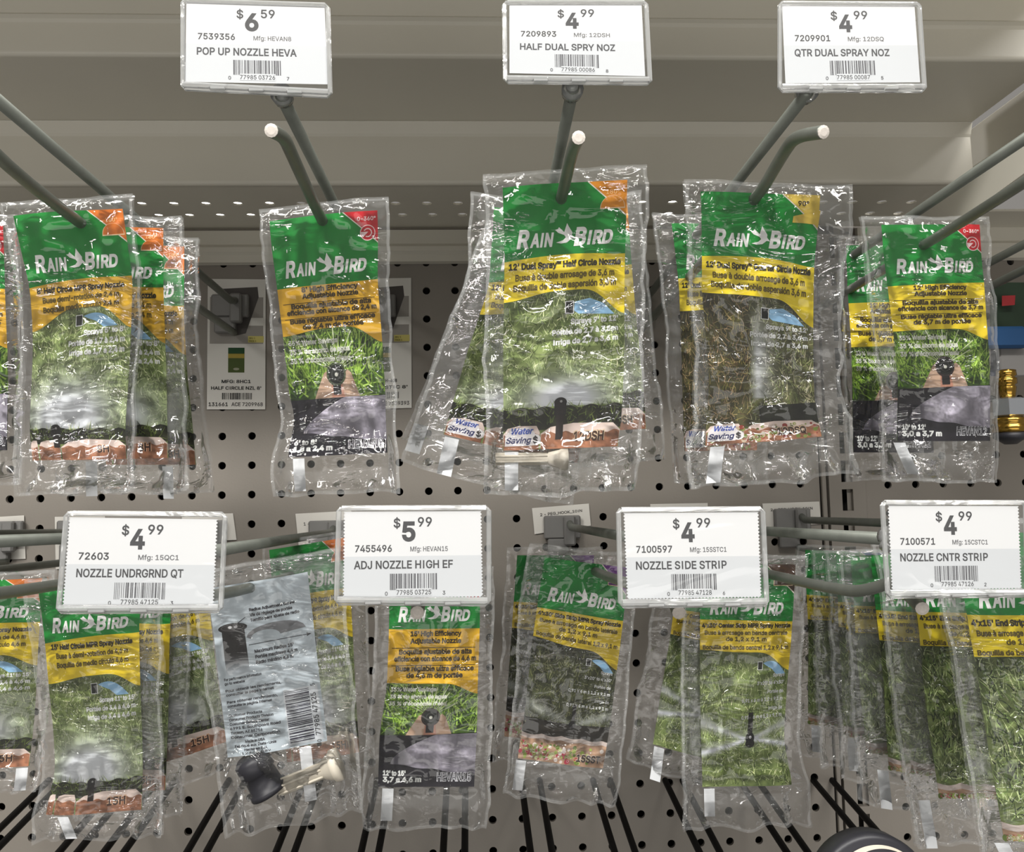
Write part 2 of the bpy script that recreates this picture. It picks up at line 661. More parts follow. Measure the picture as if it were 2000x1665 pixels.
def logo(p, base, u0=0.10, u1=0.90):
    wht = (246, 247, 244)
    x0, x1 = u0 * CW, u1 * CW
    w = x1 - x0
    p.text('R', x0, base, 8.6, wht, 4, bold=0.03, shear=0.22, fit=w * .135)
    p.text('AIN', x0 + w * .135, base - .1, 6.6, wht, 4, bold=0.03, shear=0.22, fit=w * .25)
    bx, by, bs = x0 + w * .395, base - 11.6, w * .205
    p.poly([(bx + a * bs, by + b * bs) for a, b in BIRD], wht, 4)
    p.text('B', x0 + w * .585, base, 8.6, wht, 4, bold=0.03, shear=0.22, fit=w * .135)
    p.text('IRD', x0 + w * .72, base - .1, 6.6, wht, 4, bold=0.03, shear=0.22, fit=w * .27)


GREEN = (12, 136, 48)
YEL = {'mpr': (226, 178, 48), 'dual': (240, 214, 40), 'he': (238, 184, 44), 'strip': (226, 196, 44)}


def blades(p, rnd, n, y0f, y1, pal, mix, z=2, size=(4, 10), width=0.55, skip=None):
    V, F, K = [], [], []
    for _ in range(n):
        x = rnd.uniform(0.5, CW - 0.5)
        t = y0f(x) + 1.0
        y = rnd.uniform(t, y1)
        if skip and skip(x, y):
            continue
        a = rnd.gauss(-math.pi / 2, 0.8)
        l = rnd.uniform(*size)
        bend = rnd.gauss(0, 0.7)
        pts = []
        xx, yy = x, y
        for k in range(4):
            pts.append((xx, yy))
            xx += math.cos(a + bend * k / 3) * l / 3
            yy += math.sin(a + bend * k / 3) * l / 3
        pts = [(min(max(q, .1), CW - .1), min(max(r, y0f(min(max(q, 0), CW)) + .3), y1)) for q, r in pts]
        col = np.array(rnd.choice(pal), float) * rnd.uniform(.75, 1.15)
        col = np.clip(mix(x, y, col), 0, 250)
        b = len(V)
        for k, (q, r) in enumerate(pts):
            w = width * (1 - k / 3.2) / 2
            nx, ny = -math.sin(a), math.cos(a)
            V += [(q - nx * w, r - ny * w), (q + nx * w, r + ny * w)]
            K += [lin(col)] * 2
        F += [(b + 2 * k, b + 2 * k + 1, b + 2 * k + 3, b + 2 * k + 2) for k in range(3)]
    if V:
        p.raw(V, F, np.array(K), z)


SPEC = {
    'half8': dict(kind='mpr', tri=(226, 122, 40), code='8H', yl=(.465, .392, .50), ge=(.292, .272),
                  lines=["8' Half Circle MPR Spray Nozzle", "Buse demi-rotation de 2,4 m", "Boquilla medio círculo 2,4 m"],
                  sp=["Sprays 5' to 8'", "Portée de 1,7 à 2,4 m", "Irriga de 1,7 a 2,4 m"], scene='mist'),
    'half15': dict(kind='mpr', tri=(226, 122, 40), code='15H', yl=(.425, .405, .47), ge=(.255, .235), yc=(238, 208, 40),
                   lines=["15' Half Circle MPR Spray Nozzle", "Buse à demi-rotation de 4,6 m", "Boquilla de medio círculo 4,6 m"],
                   sp=["Sprays 11' to 15'", "Portée de 3,4 à 4,6 m", "Irriga de 3,4 a 4,6 m"], scene='mist'),
    'dualhalf': dict(kind='dual', tri=(232, 148, 32), code='12DSH', yl=(.425, .40, .50), ge=(.285, .275),
                     lines=["12' Dual Spray™ Half Circle Nozzle", "Buse à double arrosage de 3,6 m", "Boquilla de doble aspersión 3,6 m"],
                     sp=["Sprays 9' to 12'", "Portée de 2,7 à 3,6 m", "Irriga de 2,7 a 3,6 m"], scene='mistc'),
    'dualqtr': dict(kind='dual', tri=(226, 196, 84), code='12DSQ', yl=(.405, .40, .50), ge=(.262, .275),
                    lines=["12' Dual Spray™ Quarter Circle Nozzle", "Buse à double arrosage de 3,6 m", "Boquilla de doble aspersión 3,6 m"],
                    sp=["Sprays 9' to 12'", "Portée de 2,7 à 3,6 m", "Irriga de 2,7 a 3,6 m"], scene='quarter'),
    'adj8': dict(kind='he', tri=(196, 24, 36), code='HEVAN8', yl=(.497, .475, .55), ge=(.29, .285),
                 lines=["8' High Efficiency", "Adjustable Nozzle", "Boquilla ajustable de alta", "eficiencia con alcance de 2,4 m",
                        "Buse réglable ultra efficace", "de 2,4 m de portée"], sp=["6' to 8'", "1,8 a 2,4 m"]),
    'adj12': dict(kind='he', tri=(196, 24, 36), code='HEVAN12', yl=(.50, .495, .55), ge=(.285, .275), yc=(240, 212, 40),
                  lines=["12' High Efficiency", "Adjustable Nozzle", "Boquilla ajustable de alta", "eficiencia con alcance de 3,7 m",
                         "Buse réglable ultra efficace", "de 3,7 m de portée"], sp=["10' to 12'", "3,0 a 3,7 m"]),
    'adj15': dict(kind='he', tri=(196, 24, 36), code='HEVAN15', yl=(.49, .495, .55), ge=(.258, .258), yc=(238, 186, 32),
                  lines=["15' High Efficiency", "Adjustable Nozzle", "Boquilla ajustable de alta", "eficiencia con alcance de 4,6 m",
                         "Buse réglable ultra efficace", "de 4,6 m de portée"], sp=["12' to 15'", "3,7 a 4,6 m"]),
    'side': dict(kind='strip', tri=(104, 40, 130), code='15SST', yl=(.405, .42, .50), ge=(.26, .265),
                 lines=["4'x30' Side Strip MPR Spray Nozzle", "Buse à arrosage en bande latérale", "de 1,2 x 9,1 m",
                        "Boquilla de banda lateral 1,2 x 9,1 m"],
                 sp=["Sprays", "3'x20' to 4'x30'", "Portée de", "0,91 x 6 m à 1,2 x 9,1 m", "Irriga de", "0,91 x 6 m a 1,2 x 9,1 m"], scene='side'),
    'center': dict(kind='strip', tri=(70, 48, 34), code='', yl=(.395, .405, .49), ge=(.255, .265),
                   lines=["4'x30' Center Strip MPR Spray Nozzle", "Buse à arrosage en bande centrale", "de 1,2 x 9,1 m",
                          "Boquilla de banda central 1,2 x 9,1 m"],
                   sp=["Sprays", "3'x20' to 4'x30'", "Portée de", "0,91 x 6 m à 1,2 x 9,1 m", "Irriga de", "0,91 x 6 m a 1,2 x 9,1 m"], scene='center'),
    'end': dict(kind='strip', tri=(40, 90, 160), code='15EST', yl=(.40, .40, .46), ge=(.26, .265), yc=(240, 214, 36),
                lines=["4'x15' End Strip MPR Spray Nozzle", "Buse à arrosage en bande d'extrémité", "de 1,2 x 4,6 m",
                       "Boquilla de banda final 1,2 x 4,6 m"],
                sp=["Sprays", "4'x15'", "Portée de", "1,2 x 4,6 m"], scene='end'),
}
_art = {}


def art(kind):
    if kind in _art:
        return _art[kind]
    p = Print()
    if kind == 'back':
        back_art(p)
        _art[kind] = p.arrays()
        return _art[kind]
    S = SPEC[kind]
    rnd = random.Random(sorted(SPEC).index(kind) + 5)
    seed = sorted(SPEC).index(kind) * 7 + 3
    K = S['kind']
    yc = S.get('yc', YEL[K])
    gl, gr = S['ge']
    yl, ym, yR = S['yl']
    wob = 0.012 if K in ('dual', 'mpr') else 0.0

    def g_end(x):
        u = x / CW
        return CH * (gl + (gr - gl) * u - wob * math.sin(math.pi * min(u * 1.1, 1)))

    def y_end(x):
        u = x / CW
        return float(CH * (yl + (ym - yl) * sstep(0.0, .42, u) + (yR - ym) * sstep(.60, 1.02, u) ** 1.6))
    xs = np.linspace(0, CW, 41)
    p.grid(xs, lambda x: 0, g_end, 12, GREEN, 1)
    p.grid(xs, g_end, y_end, 10, yc, 1)
    # photograph
    dark_y = .75 * CH if K == 'he' else None
    sc = S.get('scene')

    def spray(x, y):
        x, y = np.asarray(x, float), np.asarray(y, float)
        if sc == 'mist':
            d = (((x - 26) / 30) ** 2 + ((y - .81 * CH) / 20) ** 2)
            return np.clip(np.exp(-d * 1.0) * 1.25, 0, .95) * (y < .855 * CH)
        if sc == 'mistc':
            d = (((x - 33) / 24) ** 2 + ((y - .81 * CH) / 13) ** 2)
            return np.clip(np.exp(-d * 1.0) * 1.25, 0, .97) * (y < .835 * CH)
        if sc == 'quarter':
            d = np.clip((x - 24) / 5, 0, 1) * np.exp(-((x - 29) / 9) ** 2) * sstep(.38 * CH, .62 * CH, y) * (y < .80 * CH)
            return d * .8
        if sc == 'side':
            a = np.abs((y - .80 * CH) - np.abs(x - 36) * -0.32)
            return np.exp(-(a / (1.2 + np.abs(x - 36) * .13)) ** 2) * .55 * (y < .83 * CH + 0 * x)
        if sc == 'center':
            dx = np.abs(x - 37)
            k1 = np.exp(-((y - (.775 * CH) + dx * .33 - 1.5) / (.8 + dx * .085)) ** 2)
            k2 = np.exp(-((y - (.775 * CH) - dx * .18 - .8) / (.8 + dx * .07)) ** 2)
            return np.clip(k1 * .8 + k2 * 1.0 + np.exp(-(dx / 7) ** 2 - ((y - .775 * CH) / 7) ** 2) * .5, 0, 1)
        return 0 * x

    def base_col(x, y):
        n1 = noise2(x / 5, y / 5, seed); n2 = noise2(x / 1.6, y / 1.6, seed + 1); n3 = noise2(x / 17, y / 17, seed + 2)
        dk, lt = np.array((66, 82, 38.)), np.array((172, 190, 116.))
        if sc == 'side':
            dk, lt = np.array((30, 34, 20.)), np.array((86, 92, 52.))
        if sc == 'quarter':
            dk, lt = np.array((44, 44, 26.)), np.array((128, 132, 84.))
        if K == 'he':
            dk, lt = np.array((18, 34, 8.)), np.array((96, 134, 44.))
        t = np.clip(n1 * .5 + n2 * .35 + n3 * .35 - .1, 0, 1)[:, None]
        c = dk * (1 - t) + lt * t
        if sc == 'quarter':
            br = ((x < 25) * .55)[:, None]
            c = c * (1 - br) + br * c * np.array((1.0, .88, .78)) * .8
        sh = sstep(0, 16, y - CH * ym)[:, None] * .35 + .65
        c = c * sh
        s_ = spray(x, y)[:, None]
        c = c * (1 - s_) + np.array((226, 230, 238.)) * s_
        return lin(c)
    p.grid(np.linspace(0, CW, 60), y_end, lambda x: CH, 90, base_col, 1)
    pal = [(164, 182, 112), (188, 202, 138), (136, 158, 88), (102, 122, 60), (208, 216, 164), (66, 82, 36)]
    if sc == 'side':
        pal = [(104, 108, 66), (82, 90, 50), (122, 124, 84), (56, 58, 34), (66, 74, 38)]
    if sc == 'quarter':
        pal = [(140, 148, 92), (108, 122, 66), (166, 168, 120), (70, 72, 42), (96, 88, 62), (190, 184, 148)]
    if sc == 'end':
        pal = [(150, 172, 104), (182, 200, 136), (112, 138, 74), (66, 88, 44), (204, 216, 160), (36, 50, 24)]
    if K == 'he':
        pal = [(120, 158, 52), (150, 188, 70), (86, 124, 30), (170, 204, 92), (52, 84, 20)]
    bot = {'mpr': .90, 'dual': .905, 'he': .75, 'strip': .90}[K] * CH
    if sc == 'center':
        bot = CH - .3
    if sc == 'end':
        bot = .94 * CH
    if sc == 'side':
        bot = .84 * CH

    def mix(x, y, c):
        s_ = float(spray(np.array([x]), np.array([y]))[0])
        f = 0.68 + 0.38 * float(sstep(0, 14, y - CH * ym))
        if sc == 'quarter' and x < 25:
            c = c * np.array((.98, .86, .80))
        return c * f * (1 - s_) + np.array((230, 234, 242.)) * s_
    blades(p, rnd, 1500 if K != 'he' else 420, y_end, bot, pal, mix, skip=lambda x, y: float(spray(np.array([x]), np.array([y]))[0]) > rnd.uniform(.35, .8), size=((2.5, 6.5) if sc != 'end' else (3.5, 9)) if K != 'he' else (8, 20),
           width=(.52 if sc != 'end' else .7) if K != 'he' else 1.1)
    wht = (236, 238, 236)
    if K != 'he':
        # sprinkler range icon and spray text
        ix, iy = (.50 if K != 'mpr' else .46) * CW, y_end(.55 * CW) + (4.6 if K == 'mpr' else 5.5)
        if K == 'strip':
            ix, iy = .63 * CW, y_end(.7 * CW) + 5.0
        s_ = 1.0 if K != 'strip' else .8
        p.rect(ix, iy, ix + 4.6 * s_, iy + 6.4 * s_, wht, 3)
        p.rect(ix + .35, iy + .35, ix + 4.6 * s_ - .35, iy + 6.4 * s_ - .35, (18, 20, 16), 4)
        ax, bx = ix + 5.0 * s_, min(ix + 26.5 * s_, CW - 2.0)
        if kind == 'dualqtr' or kind == 'dualhalf':
            up = [(ax, iy + .6), (ax + 8, iy - .8), (bx - 6, iy + 2.2), (bx, iy + 8.0), (ax + 2, iy + 6.6), (ax - .3, iy + 5)]
        else:
            n = 9
            up = [(ax + (bx - ax) * k / n, iy + 1 + 7.2 * (k / n) ** 2.2 - 2.2 * math.sin(math.pi * k / n)) for k in range(n + 1)]
            up += [(bx - (bx - ax) * .40, iy + 8.2), (bx - (bx - ax) * .62, iy + 4.6), (ax + (bx - ax) * .12, iy + 2.4)]
        p.poly(up, (150, 196, 232), 3)
        ty = iy + 11.5
        if K == 'strip':
            ty = iy + 9.5
            for k, t in enumerate(S['sp']):
                p.text(t, .955 * CW, ty + k * 4.6 + (k // 2) * .8, 2.0, wht, 4, 'r', bold=.015)
        else:
            for k, t in enumerate(S['sp']):
                w = (.40, .55, .54)[k] * CW
                p.text(t, .945 * CW, ty + k * 4.9, 2.5, wht, 4, 'r', bold=.03, fit=w)
        n = 3
        ys = {'mpr': (5.6, 11.0, 16.4), 'dual': (5.4, 10.8, 15.8), 'strip': (4.4, 9.0, 13.0, 18.2)}[K]
        for k, t in enumerate(S['lines']):
            b = k == 0
            col = (38, 34, 16) if b else (92, 78, 20)
            w = {'mpr': (.86, .76, .76), 'dual': (.93, .82, .85), 'strip': (.96, .90, .44, .94)}[K][k]
            xx = CW * (.5 if K != 'strip' or k < 3 else .5)
            y0 = g_end(.5 * CW) + ys[k] + (1.0 if wob else 0)
            p.text(t, xx, y0, 2.9 if K != 'strip' else 2.5, col, 4, 'c', bold=.035 if b else .025, fit=w * CW)
    # bottoms
    if K in ('mpr', 'dual'):
        dk0 = (.855 if K == 'mpr' else .838) * CH
        wav = lambda x: dk0 + .8 * math.sin(x * .5)
        if kind == 'dualqtr':
            p.poly([(30, dk0 - 1), (64, dk0 - 2), (64, .92 * CH), (30, .92 * CH)], (24, 26, 14), 3)
        else:
            p.grid(np.linspace(0, CW, 30), wav, lambda x: .925 * CH, 4,
                   lambda x, y: lin(np.array((34, 36, 18.)) * (.5 + noise2(x / 2, y / 2, seed)[:, None])), 3)
            blades(p, rnd, 120, lambda x: dk0, .915 * CH, [(88, 104, 44), (60, 76, 28), (110, 124, 60)], lambda x, y, c: c, z=3.5, size=(3, 6))
        def stone(x0, x1, s):
            q = [(x0 + .4, CH), (x0, .94 * CH), (x0 + (x1 - x0) * .12, .915 * CH), (x0 + (x1 - x0) * .4, .905 * CH + s), (x1 - (x1 - x0) * .1, .908 * CH),
                 (x1, .935 * CH), (x1 - .4, CH)]
            p.poly(q, (226, 206, 196), 4)
            p.grid(np.linspace(x0 + .3, x1 - .3, max(4, int((x1 - x0) / 1.6))), lambda x: .938 * CH + .8 * math.sin(x * .7 + s), lambda x: CH, 8,
                   lambda x, y: lin(np.array((160, 108, 80.)) * (.72 + .5 * noise2(x / 2.4, y / 1.5, seed + 9)[:, None])), 5)
        if K == 'mpr':
            stone(0, 5, .3); stone(5.5, 20, .2); stone(20.4, CW, -.6)
        else:
            stone(0, 20, .2); stone(20.4, CW, -.3)
            if kind == 'dualqtr':
                V = random.Random(3)
                for _ in range(90):
                    p.disc(V.uniform(1, 63), V.uniform(.92 * CH, .99 * CH), V.uniform(.5, 1.6),
                           V.choice([(120, 136, 60), (150, 160, 90), (90, 100, 44), (196, 176, 150), (150, 60, 50)]), 5.2, 7)
        hx = {'half8': 18, 'half15': 30, 'dualhalf': 30.5, 'dualqtr': 28}[kind]
        if kind != 'dualqtr':
            hy = (.855 if K == 'mpr' else .82) * CH
            p.disc(hx, hy, 3.4, (26, 24, 24), 6, sy=.8)
            p.rect(hx - 3.2, hy, hx + 3.2, hy + (5 if K == 'mpr' else 7), (30, 27, 27), 6)
            p.rect(hx - 2.0, hy + 4, hx + 2.0, hy + (12 if K == 'mpr' else 20), (40, 32, 30), 6)
            p.disc(hx + .3, hy - .5, .7, (150, 150, 148), 6.5)
        if K == 'dual':
            b = (60, 84, 170)
            p.poly([(1.2, .945 * CH), (4, .915 * CH), (15, .912 * CH), (17.5, .94 * CH), (16, .985 * CH), (1, .985 * CH)], (226, 222, 224), 6)
            p.text('Water', 10.5, .938 * CH, 3.1, b, 7, 'c', bold=.02, shear=.25, fit=12)
            p.text('Saving', 8.6, .974 * CH, 3.1, (44, 50, 96), 7, 'c', bold=.02, shear=.25, fit=14)
            p.disc(17.6, .962 * CH, 3.0, (226, 222, 222), 6.2)
            p.text('$', 17.6, .974 * CH, 3.2, (60, 56, 56), 7, 'c', bold=.03)
            p.text(S['code'], .86 * CW, .972 * CH, 4.6, (66, 44, 34), 7.5, 'r', bold=.02, fit=.26 * CW)
            p.text(S['code'], .866 * CW, .969 * CH, 4.6, (214, 190, 160), 7, 'r', bold=.05, fit=.27 * CW)
        else:
            p.text(S['code'], .83 * CW, .967 * CH, 4.6, (60, 34, 26), 7.5, 'r', bold=.02)
            p.text(S['code'], .837 * CW, .965 * CH, 4.6, (220, 176, 140), 7, 'r', bold=.055)
    if K == 'strip':
        V = random.Random(8)
        if sc == 'side':
            p.grid(np.linspace(0, CW, 24), lambda x: .80 * CH + abs(x - 36) * -.06, lambda x: .88 * CH, 3, (40, 36, 28), 2.5)
            p.disc(36, .80 * CH, 2.6, (22, 20, 20), 6)
            p.rect(35, .70 * CH, 37.4, .80 * CH, (30, 27, 24), 5.8)
        if sc == 'center':
            p.disc(37, .775 * CH, 3.4, (20, 20, 22), 6)
            p.rect(35.2, .665 * CH, 38.8, .77 * CH, (30, 30, 26), 5.8)
            p.disc(37.2, .772 * CH, 1.0, (190, 190, 194), 6.5)
            p.disc(37, .80 * CH, 3.6, (26, 26, 20), 5.6, sy=.7)
        if sc in ('side', 'end'):
            t0 = .86 if sc == 'side' else .94
            p.grid(np.linspace(0, CW, 40), lambda x: t0 * CH + 1.4 * abs(math.sin(x * .21)), lambda x: CH, 8,
                   lambda x, y: lin(np.array((186, 150, 122.)) * (.6 + .6 * noise2(x / 4, y / 4, seed)[:, None])), 3)
            p.grid(np.linspace(0, CW, 40), lambda x: t0 * CH + 1.4 * abs(math.sin(x * .21)), lambda x: t0 * CH + 3 + 1.2 * abs(math.sin(x * .21)), 3, (216, 200, 192), 3.3)
            for _ in range(170):
                x = V.uniform(.8, 63)
                y = V.uniform((t0 + .05) * CH, .992 * CH)
                if sc == 'side' and x > 46 and V.random() < .8:
                    continue
                p.disc(x, y, V.uniform(.5, 1.7), V.choice([(136, 156, 64), (168, 186, 92), (100, 120, 48), (206, 208, 150), (226, 214, 206), (178, 60, 78)]), 4, 7)
            p.text(S['code'], .95 * CW, .975 * CH, 4.6, (60, 48, 46), 7.5, 'r', bold=.02, fit=.28 * CW)
            p.text(S['code'], .955 * CW, .973 * CH, 4.6, (206, 186, 168), 7, 'r', bold=.05, fit=.29 * CW)
    if K == 'he':
        # lawn photo with a hand holding the spraying head, dark photo below
        hx, hy = .51 * CW, .655 * CH
        skin = (196, 164, 140)
        p.poly([(hx - 16, .76 * CH), (hx - 13, .72 * CH), (hx - 8, .655 * CH), (hx - 5, .645 * CH), (hx - 2, .69 * CH), (hx - 3, .76 * CH)], skin, 3)
        p.poly([(hx + 4, .76 * CH), (hx + 3, .68 * CH), (hx + 7.5, .645 * CH), (hx + 10, .66 * CH), (hx + 13, .72 * CH), (hx + 15, .76 * CH)], skin, 3)
        p.poly([(hx - 4, .77 * CH), (hx - 3.4, .70 * CH), (hx + 3.6, .70 * CH), (hx + 5, .77 * CH)], (196, 140, 118), 3.2)
        for k in range(15):
            a = math.radians(26 + k * 9.2)
            l = 20 + 6 * math.sin(k * 2.1)
            w = .35
            c_, s_ = math.cos(a), math.sin(a)
            q = [(hx + c_ * 5 - s_ * .15, hy - s_ * 5 - c_ * .15), (hx + c_ * 5 + s_ * .15, hy - s_ * 5 + c_ * .15),
                 (hx + c_ * l + s_ * w, hy - s_ * l + c_ * w), (hx + c_ * l - s_ * w, hy - s_ * l - c_ * w)]
            q = [(x_, max(y_, y_end(min(max(x_, 0), CW)) + .4)) for x_, y_ in q]
            p.poly(q, (204, 216, 170), 3.4)
        p.disc(hx, hy + 1, 6.4, (66, 78, 52) if kind == 'adj8' else (48, 36, 34), 5)
        p.disc(hx, hy + 1, 5.2, (24, 28, 24), 5.5)
        p.ring(hx, hy + 1, 2.6, 3.2, 0, 360, (60, 62, 60), 6)
        p.disc(hx + .2, hy + 1.2, 1.1, (200, 200, 190), 6.5)
        p.rect(hx - 2.6, hy + 6.5, hx + 2.6, hy + 12, (26, 24, 26), 5)
        p.grid(np.linspace(0, CW, 20), lambda x: .757 * CH - .008 * CH * x / CW, lambda x: CH, 8, (26, 23, 32), 6)

        def cone(x, y):
            t = noise2(x / 1.1, y / 1.1, seed + 4); t2 = noise2(x / 7, y / 12, seed + 5)
            e = np.clip((x - 8) / 12, 0.45, 1)
            c = (128 + 80 * t * t2 + 50 * t2)[:, None] * np.array((1.0, .97, 1.05))
            f = (e * np.clip(1.35 - np.abs(y - .83 * CH) / (.16 * CH), .5, 1))[:, None]
            return lin(c * f + np.array((26, 23, 32.)) * (1 - f))
        p.grid(np.linspace(8, CW, 50), lambda x: max(.885 * CH - (x - 8) ** .62 * .0165 * CH, .752 * CH), lambda x: .89 * CH + (x - 8) * .0010 * CH + .003 * CH * math.sin(x * .3), 30, cone, 7)
        p.rect(0, .94 * CH, CW, CH, (28, 25, 34), 7.2)
        p.text(S['sp'][0], 3.0, .945 * CH, 3.0, wht, 8, bold=.04, fit=.235 * CW)
        p.text(S['sp'][1], 3.0, .975 * CH, 3.0, wht, 8, bold=.04, fit=.40 * CW)
        p.text(S['code'], .965 * CW, .972 * CH, 5.0, (222, 222, 228), 8, 'r', bold=.035, fit=.36 * CW)
        p.text(S['code'], .962 * CW, .971 * CH, 5.0, (30, 27, 36), 9, 'r', bold=-.005, fit=.352 * CW)
        top = g_end(.5 * CW)
        ysl = (5.2, 10.0, 17.0, 21.6, 28.0, 32.6) if kind != 'adj15' else (5.2, 10.0, 17.0, 21.6, 28.0, 32.4)
        k_ = (ym * CH - top) / 36.0 if kind != 'adj8' else 26.4 / 33
        ink = (58, 44, 12)
        for k, t in enumerate(S['lines']):
            w = (.56, .56, .80, .90, .86, .62)[k]
            p.text(t, .52 * CW, top + ysl[k] * k_ - .6, 2.75, ink, 4, 'c', bold=.03, fit=w * CW)
        for yy in (12.2, 23.6):
            p.rect(.04 * CW, top + yy * k_, .96 * CW, top + yy * k_ + .35, ink, 4)
        for k, t in enumerate(["35% Water Savings", "35 % de ahorro de agua", "35 % d'économie d'eau"]):
            p.text(t, 3.0, CH * yl + 5.5 + k * 5.0, 2.6, (226, 228, 216), 4, bold=.025, fit=(.50, .62, .62)[k] * CW)
    # corner triangle with its little dial
    tri = S['tri']
    tx, ty_ = .69 * CW, .13 * CH
    p.poly([(tx - .8, -.0), (CW, 0), (CW, ty_ + .9)], (240, 236, 220), 2.4)
    p.poly([(tx, 0), (CW, 0), (CW, ty_)], tri, 3)
    cx, cy = (.885 * CW, .080 * CH) if K != 'he' else (.905 * CW, .088 * CH)
    line = (246, 214, 170) if K != 'he' else (244, 214, 214)
    if kind == 'dualqtr':
        p.poly([(cx - 7, cy + 1), (cx + 8, cy - 3), (CW, cy + 6), (CW, ty_ - 2), (cx - 1, cy + 4.5), (cx - 7.5, cy + 4.5)], tri, 4)
        p.text('90°', .86 * CW, .045 * CH, 2.6, (70, 56, 20), 5, 'c', bold=.02)
    elif K == 'he':
        p.disc(cx, cy + .5, 4.6, line, 3.5)
        p.disc(cx, cy + .5, 4.1, tri, 4)
        p.ring(cx, cy + .5, 2.0, 2.6, -120, 150, line, 5)
        p.poly([(cx - 4.4, cy), (cx + .4, cy), (cx - 3.0, cy + 3.2)], line, 5)
        p.text('0-360°', cx - .5, .040 * CH, 2.2, line, 5, 'c', bold=.015)
    elif K == 'strip':
        p.rect(cx - 7, cy - 2.2, cx + 6, cy + 2.6, line, 3.5)
        p.rect(cx - 6.6, cy - 1.8, cx + 5.6, cy + 2.2, tri, 4)
    else:
        A = np.linspace(0, math.pi, 14)
        p.poly([(cx + 6.6 * math.cos(a), cy + 3.2 - 6.6 * math.sin(a)) for a in A] + [(cx - 6.6, cy + 3.5), (cx + 6.6, cy + 3.5)], line, 3.5)
        p.poly([(cx + 6.2 * math.cos(a), cy + 2.9 - 6.2 * math.sin(a)) for a in A], tri, 4)
        p.text('180°', cx, .05 * CH, 2.3, (250, 200, 130), 5, 'c')
    logo(p, {'half8': .232, 'half15': .205, 'dualhalf': .235, 'dualqtr': .215, 'adj8': .245, 'adj12': .225, 'adj15': .222, 'side': .215,
             'center': .228, 'end': .235}[kind] * CH)
    _art[kind] = p.arrays()
    return _art[kind]


def back_art(p):
    rnd = random.Random(4)
    p.grid(np.linspace(0, CW, 30), lambda x: 0, lambda x: CH, 50, (206, 218, 226), 1)
    ink = (66, 66, 72)
    # printed nozzle drawing
    nx = 13
    p.grid(np.linspace(nx - 7.5, nx + 7.5, 14), lambda x: .27 * CH, lambda x: .53 * CH, 14,
           lambda x, y: lin(np.array((44, 42, 42.)) + np.array((160, 172, 180.)) * sstep(.40 * CH, .525 * CH, y)[:, None]), 2)
    p.disc(nx, .262 * CH, 9.6, (40, 38, 38), 3, sy=.42)
    p.disc(nx, .258 * CH, 8.0, (82, 80, 80), 3.5, sy=.36)
    p.disc(nx, .258 * CH, 7.0, (48, 46, 46), 4, sy=.34)
    for dx in (-1.6, 2.2):
        p.disc(nx + dx, .256 * CH, 1.2, (190, 190, 192), 4.5)
    p.poly([(nx + 1, .25 * CH), (nx + 9, .205 * CH), (nx + 9.4, .207 * CH), (nx + 1.6, .253 * CH)], ink, 5)
    for k, t in enumerate(["Radius Adjustment Screw", "Vis de réglage de portée", "Tornillo para ajuste de radio"]):
        p.text(t, 25, .175 * CH + k * 4.4, 2.3, ink, 3, bold=.03, fit=(29, 27, 31)[k])
    n = 10
    A = np.linspace(math.pi * .97, .06, n)
    out = [(40 + 19 * math.cos(a), .335 * CH - 9.5 * math.sin(a)) for a in A]
    inn = [(33 + 9.5 * math.cos(a), .345 * CH - 6.0 * math.sin(a)) for a in A[::-1]]
    p.poly(out + inn, (140, 142, 146), 2)
    p.rect(22, .372 * CH, 59, .372 * CH + .5, ink, 3)
    p.poly([(59, .372 * CH - 1.2), (62, .372 * CH + .25), (59, .372 * CH + 1.6)], ink, 3)
    for k, t in enumerate(["Maximum Radius 15'", "Portée maximum 4,6 m", "Radio máximo 4,6 m"]):
        p.text(t, 25, .425 * CH + k * 4.4, 2.4, ink, 3, bold=.03, fit=(25, 27, 24)[k])
    y = .555
    for k, t in enumerate(["For performance information", "go to website", "Pour obtenir les rendements,", "consulter la page internet", "Para obtener rendimiento,",
                           "consulte la página internet"]):
        p.text(t, 3.5, (y + k * .0235 + (k // 2) * .018) * CH, 1.9, ink, 3, bold=.02, fit=(24, 13, 36, 31, 33, 29)[k])
    for k, w in enumerate((22, 29, 26, 33, 21, 32)):
        p.text(["Customer Products", "Consumer Products Division", "Customer Service Center", "6991 E. Southpoint Road", "Tucson, AZ 85756", "Consumer Corporation"][k],
               3.5, (.765 + k * .026) * CH, 2.0, ink, 3, bold=.02, fit=w)
    for k, w in enumerate((13, 27, 15)):
        p.text(["Made in USA", "Fabriqué aux États-Unis", "Hecho en E.U."][k], 19, (.925 + k * .024) * CH, 2.0, ink, 3, 'c', bold=.02, fit=w)
    p.text("12345 Rev", 19, .992 * CH, 1.8, ink, 3, 'c', fit=19)
    p.rect(40.2, .66 * CH, 62, .985 * CH, (226, 232, 238), 2)
    barcode(p, 41, .672 * CH, 15.5, .30 * CH, 3, rnd, (48, 46, 66), vertical=True)
    p.text("77985 47125", 60.4, .955 * CH, 3.0, ink, 3, bold=.01, fit=.25 * CH, rot90=True)
    p.text("0", 60.4, .995 * CH, 2.6, ink, 3, rot90=True)
    p.text("5", 60.4, .665 * CH, 2.6, ink, 3, rot90=True)


# ------------------------------------------------------------------ bag
FILM_NX, FILM_NY = 46, 84


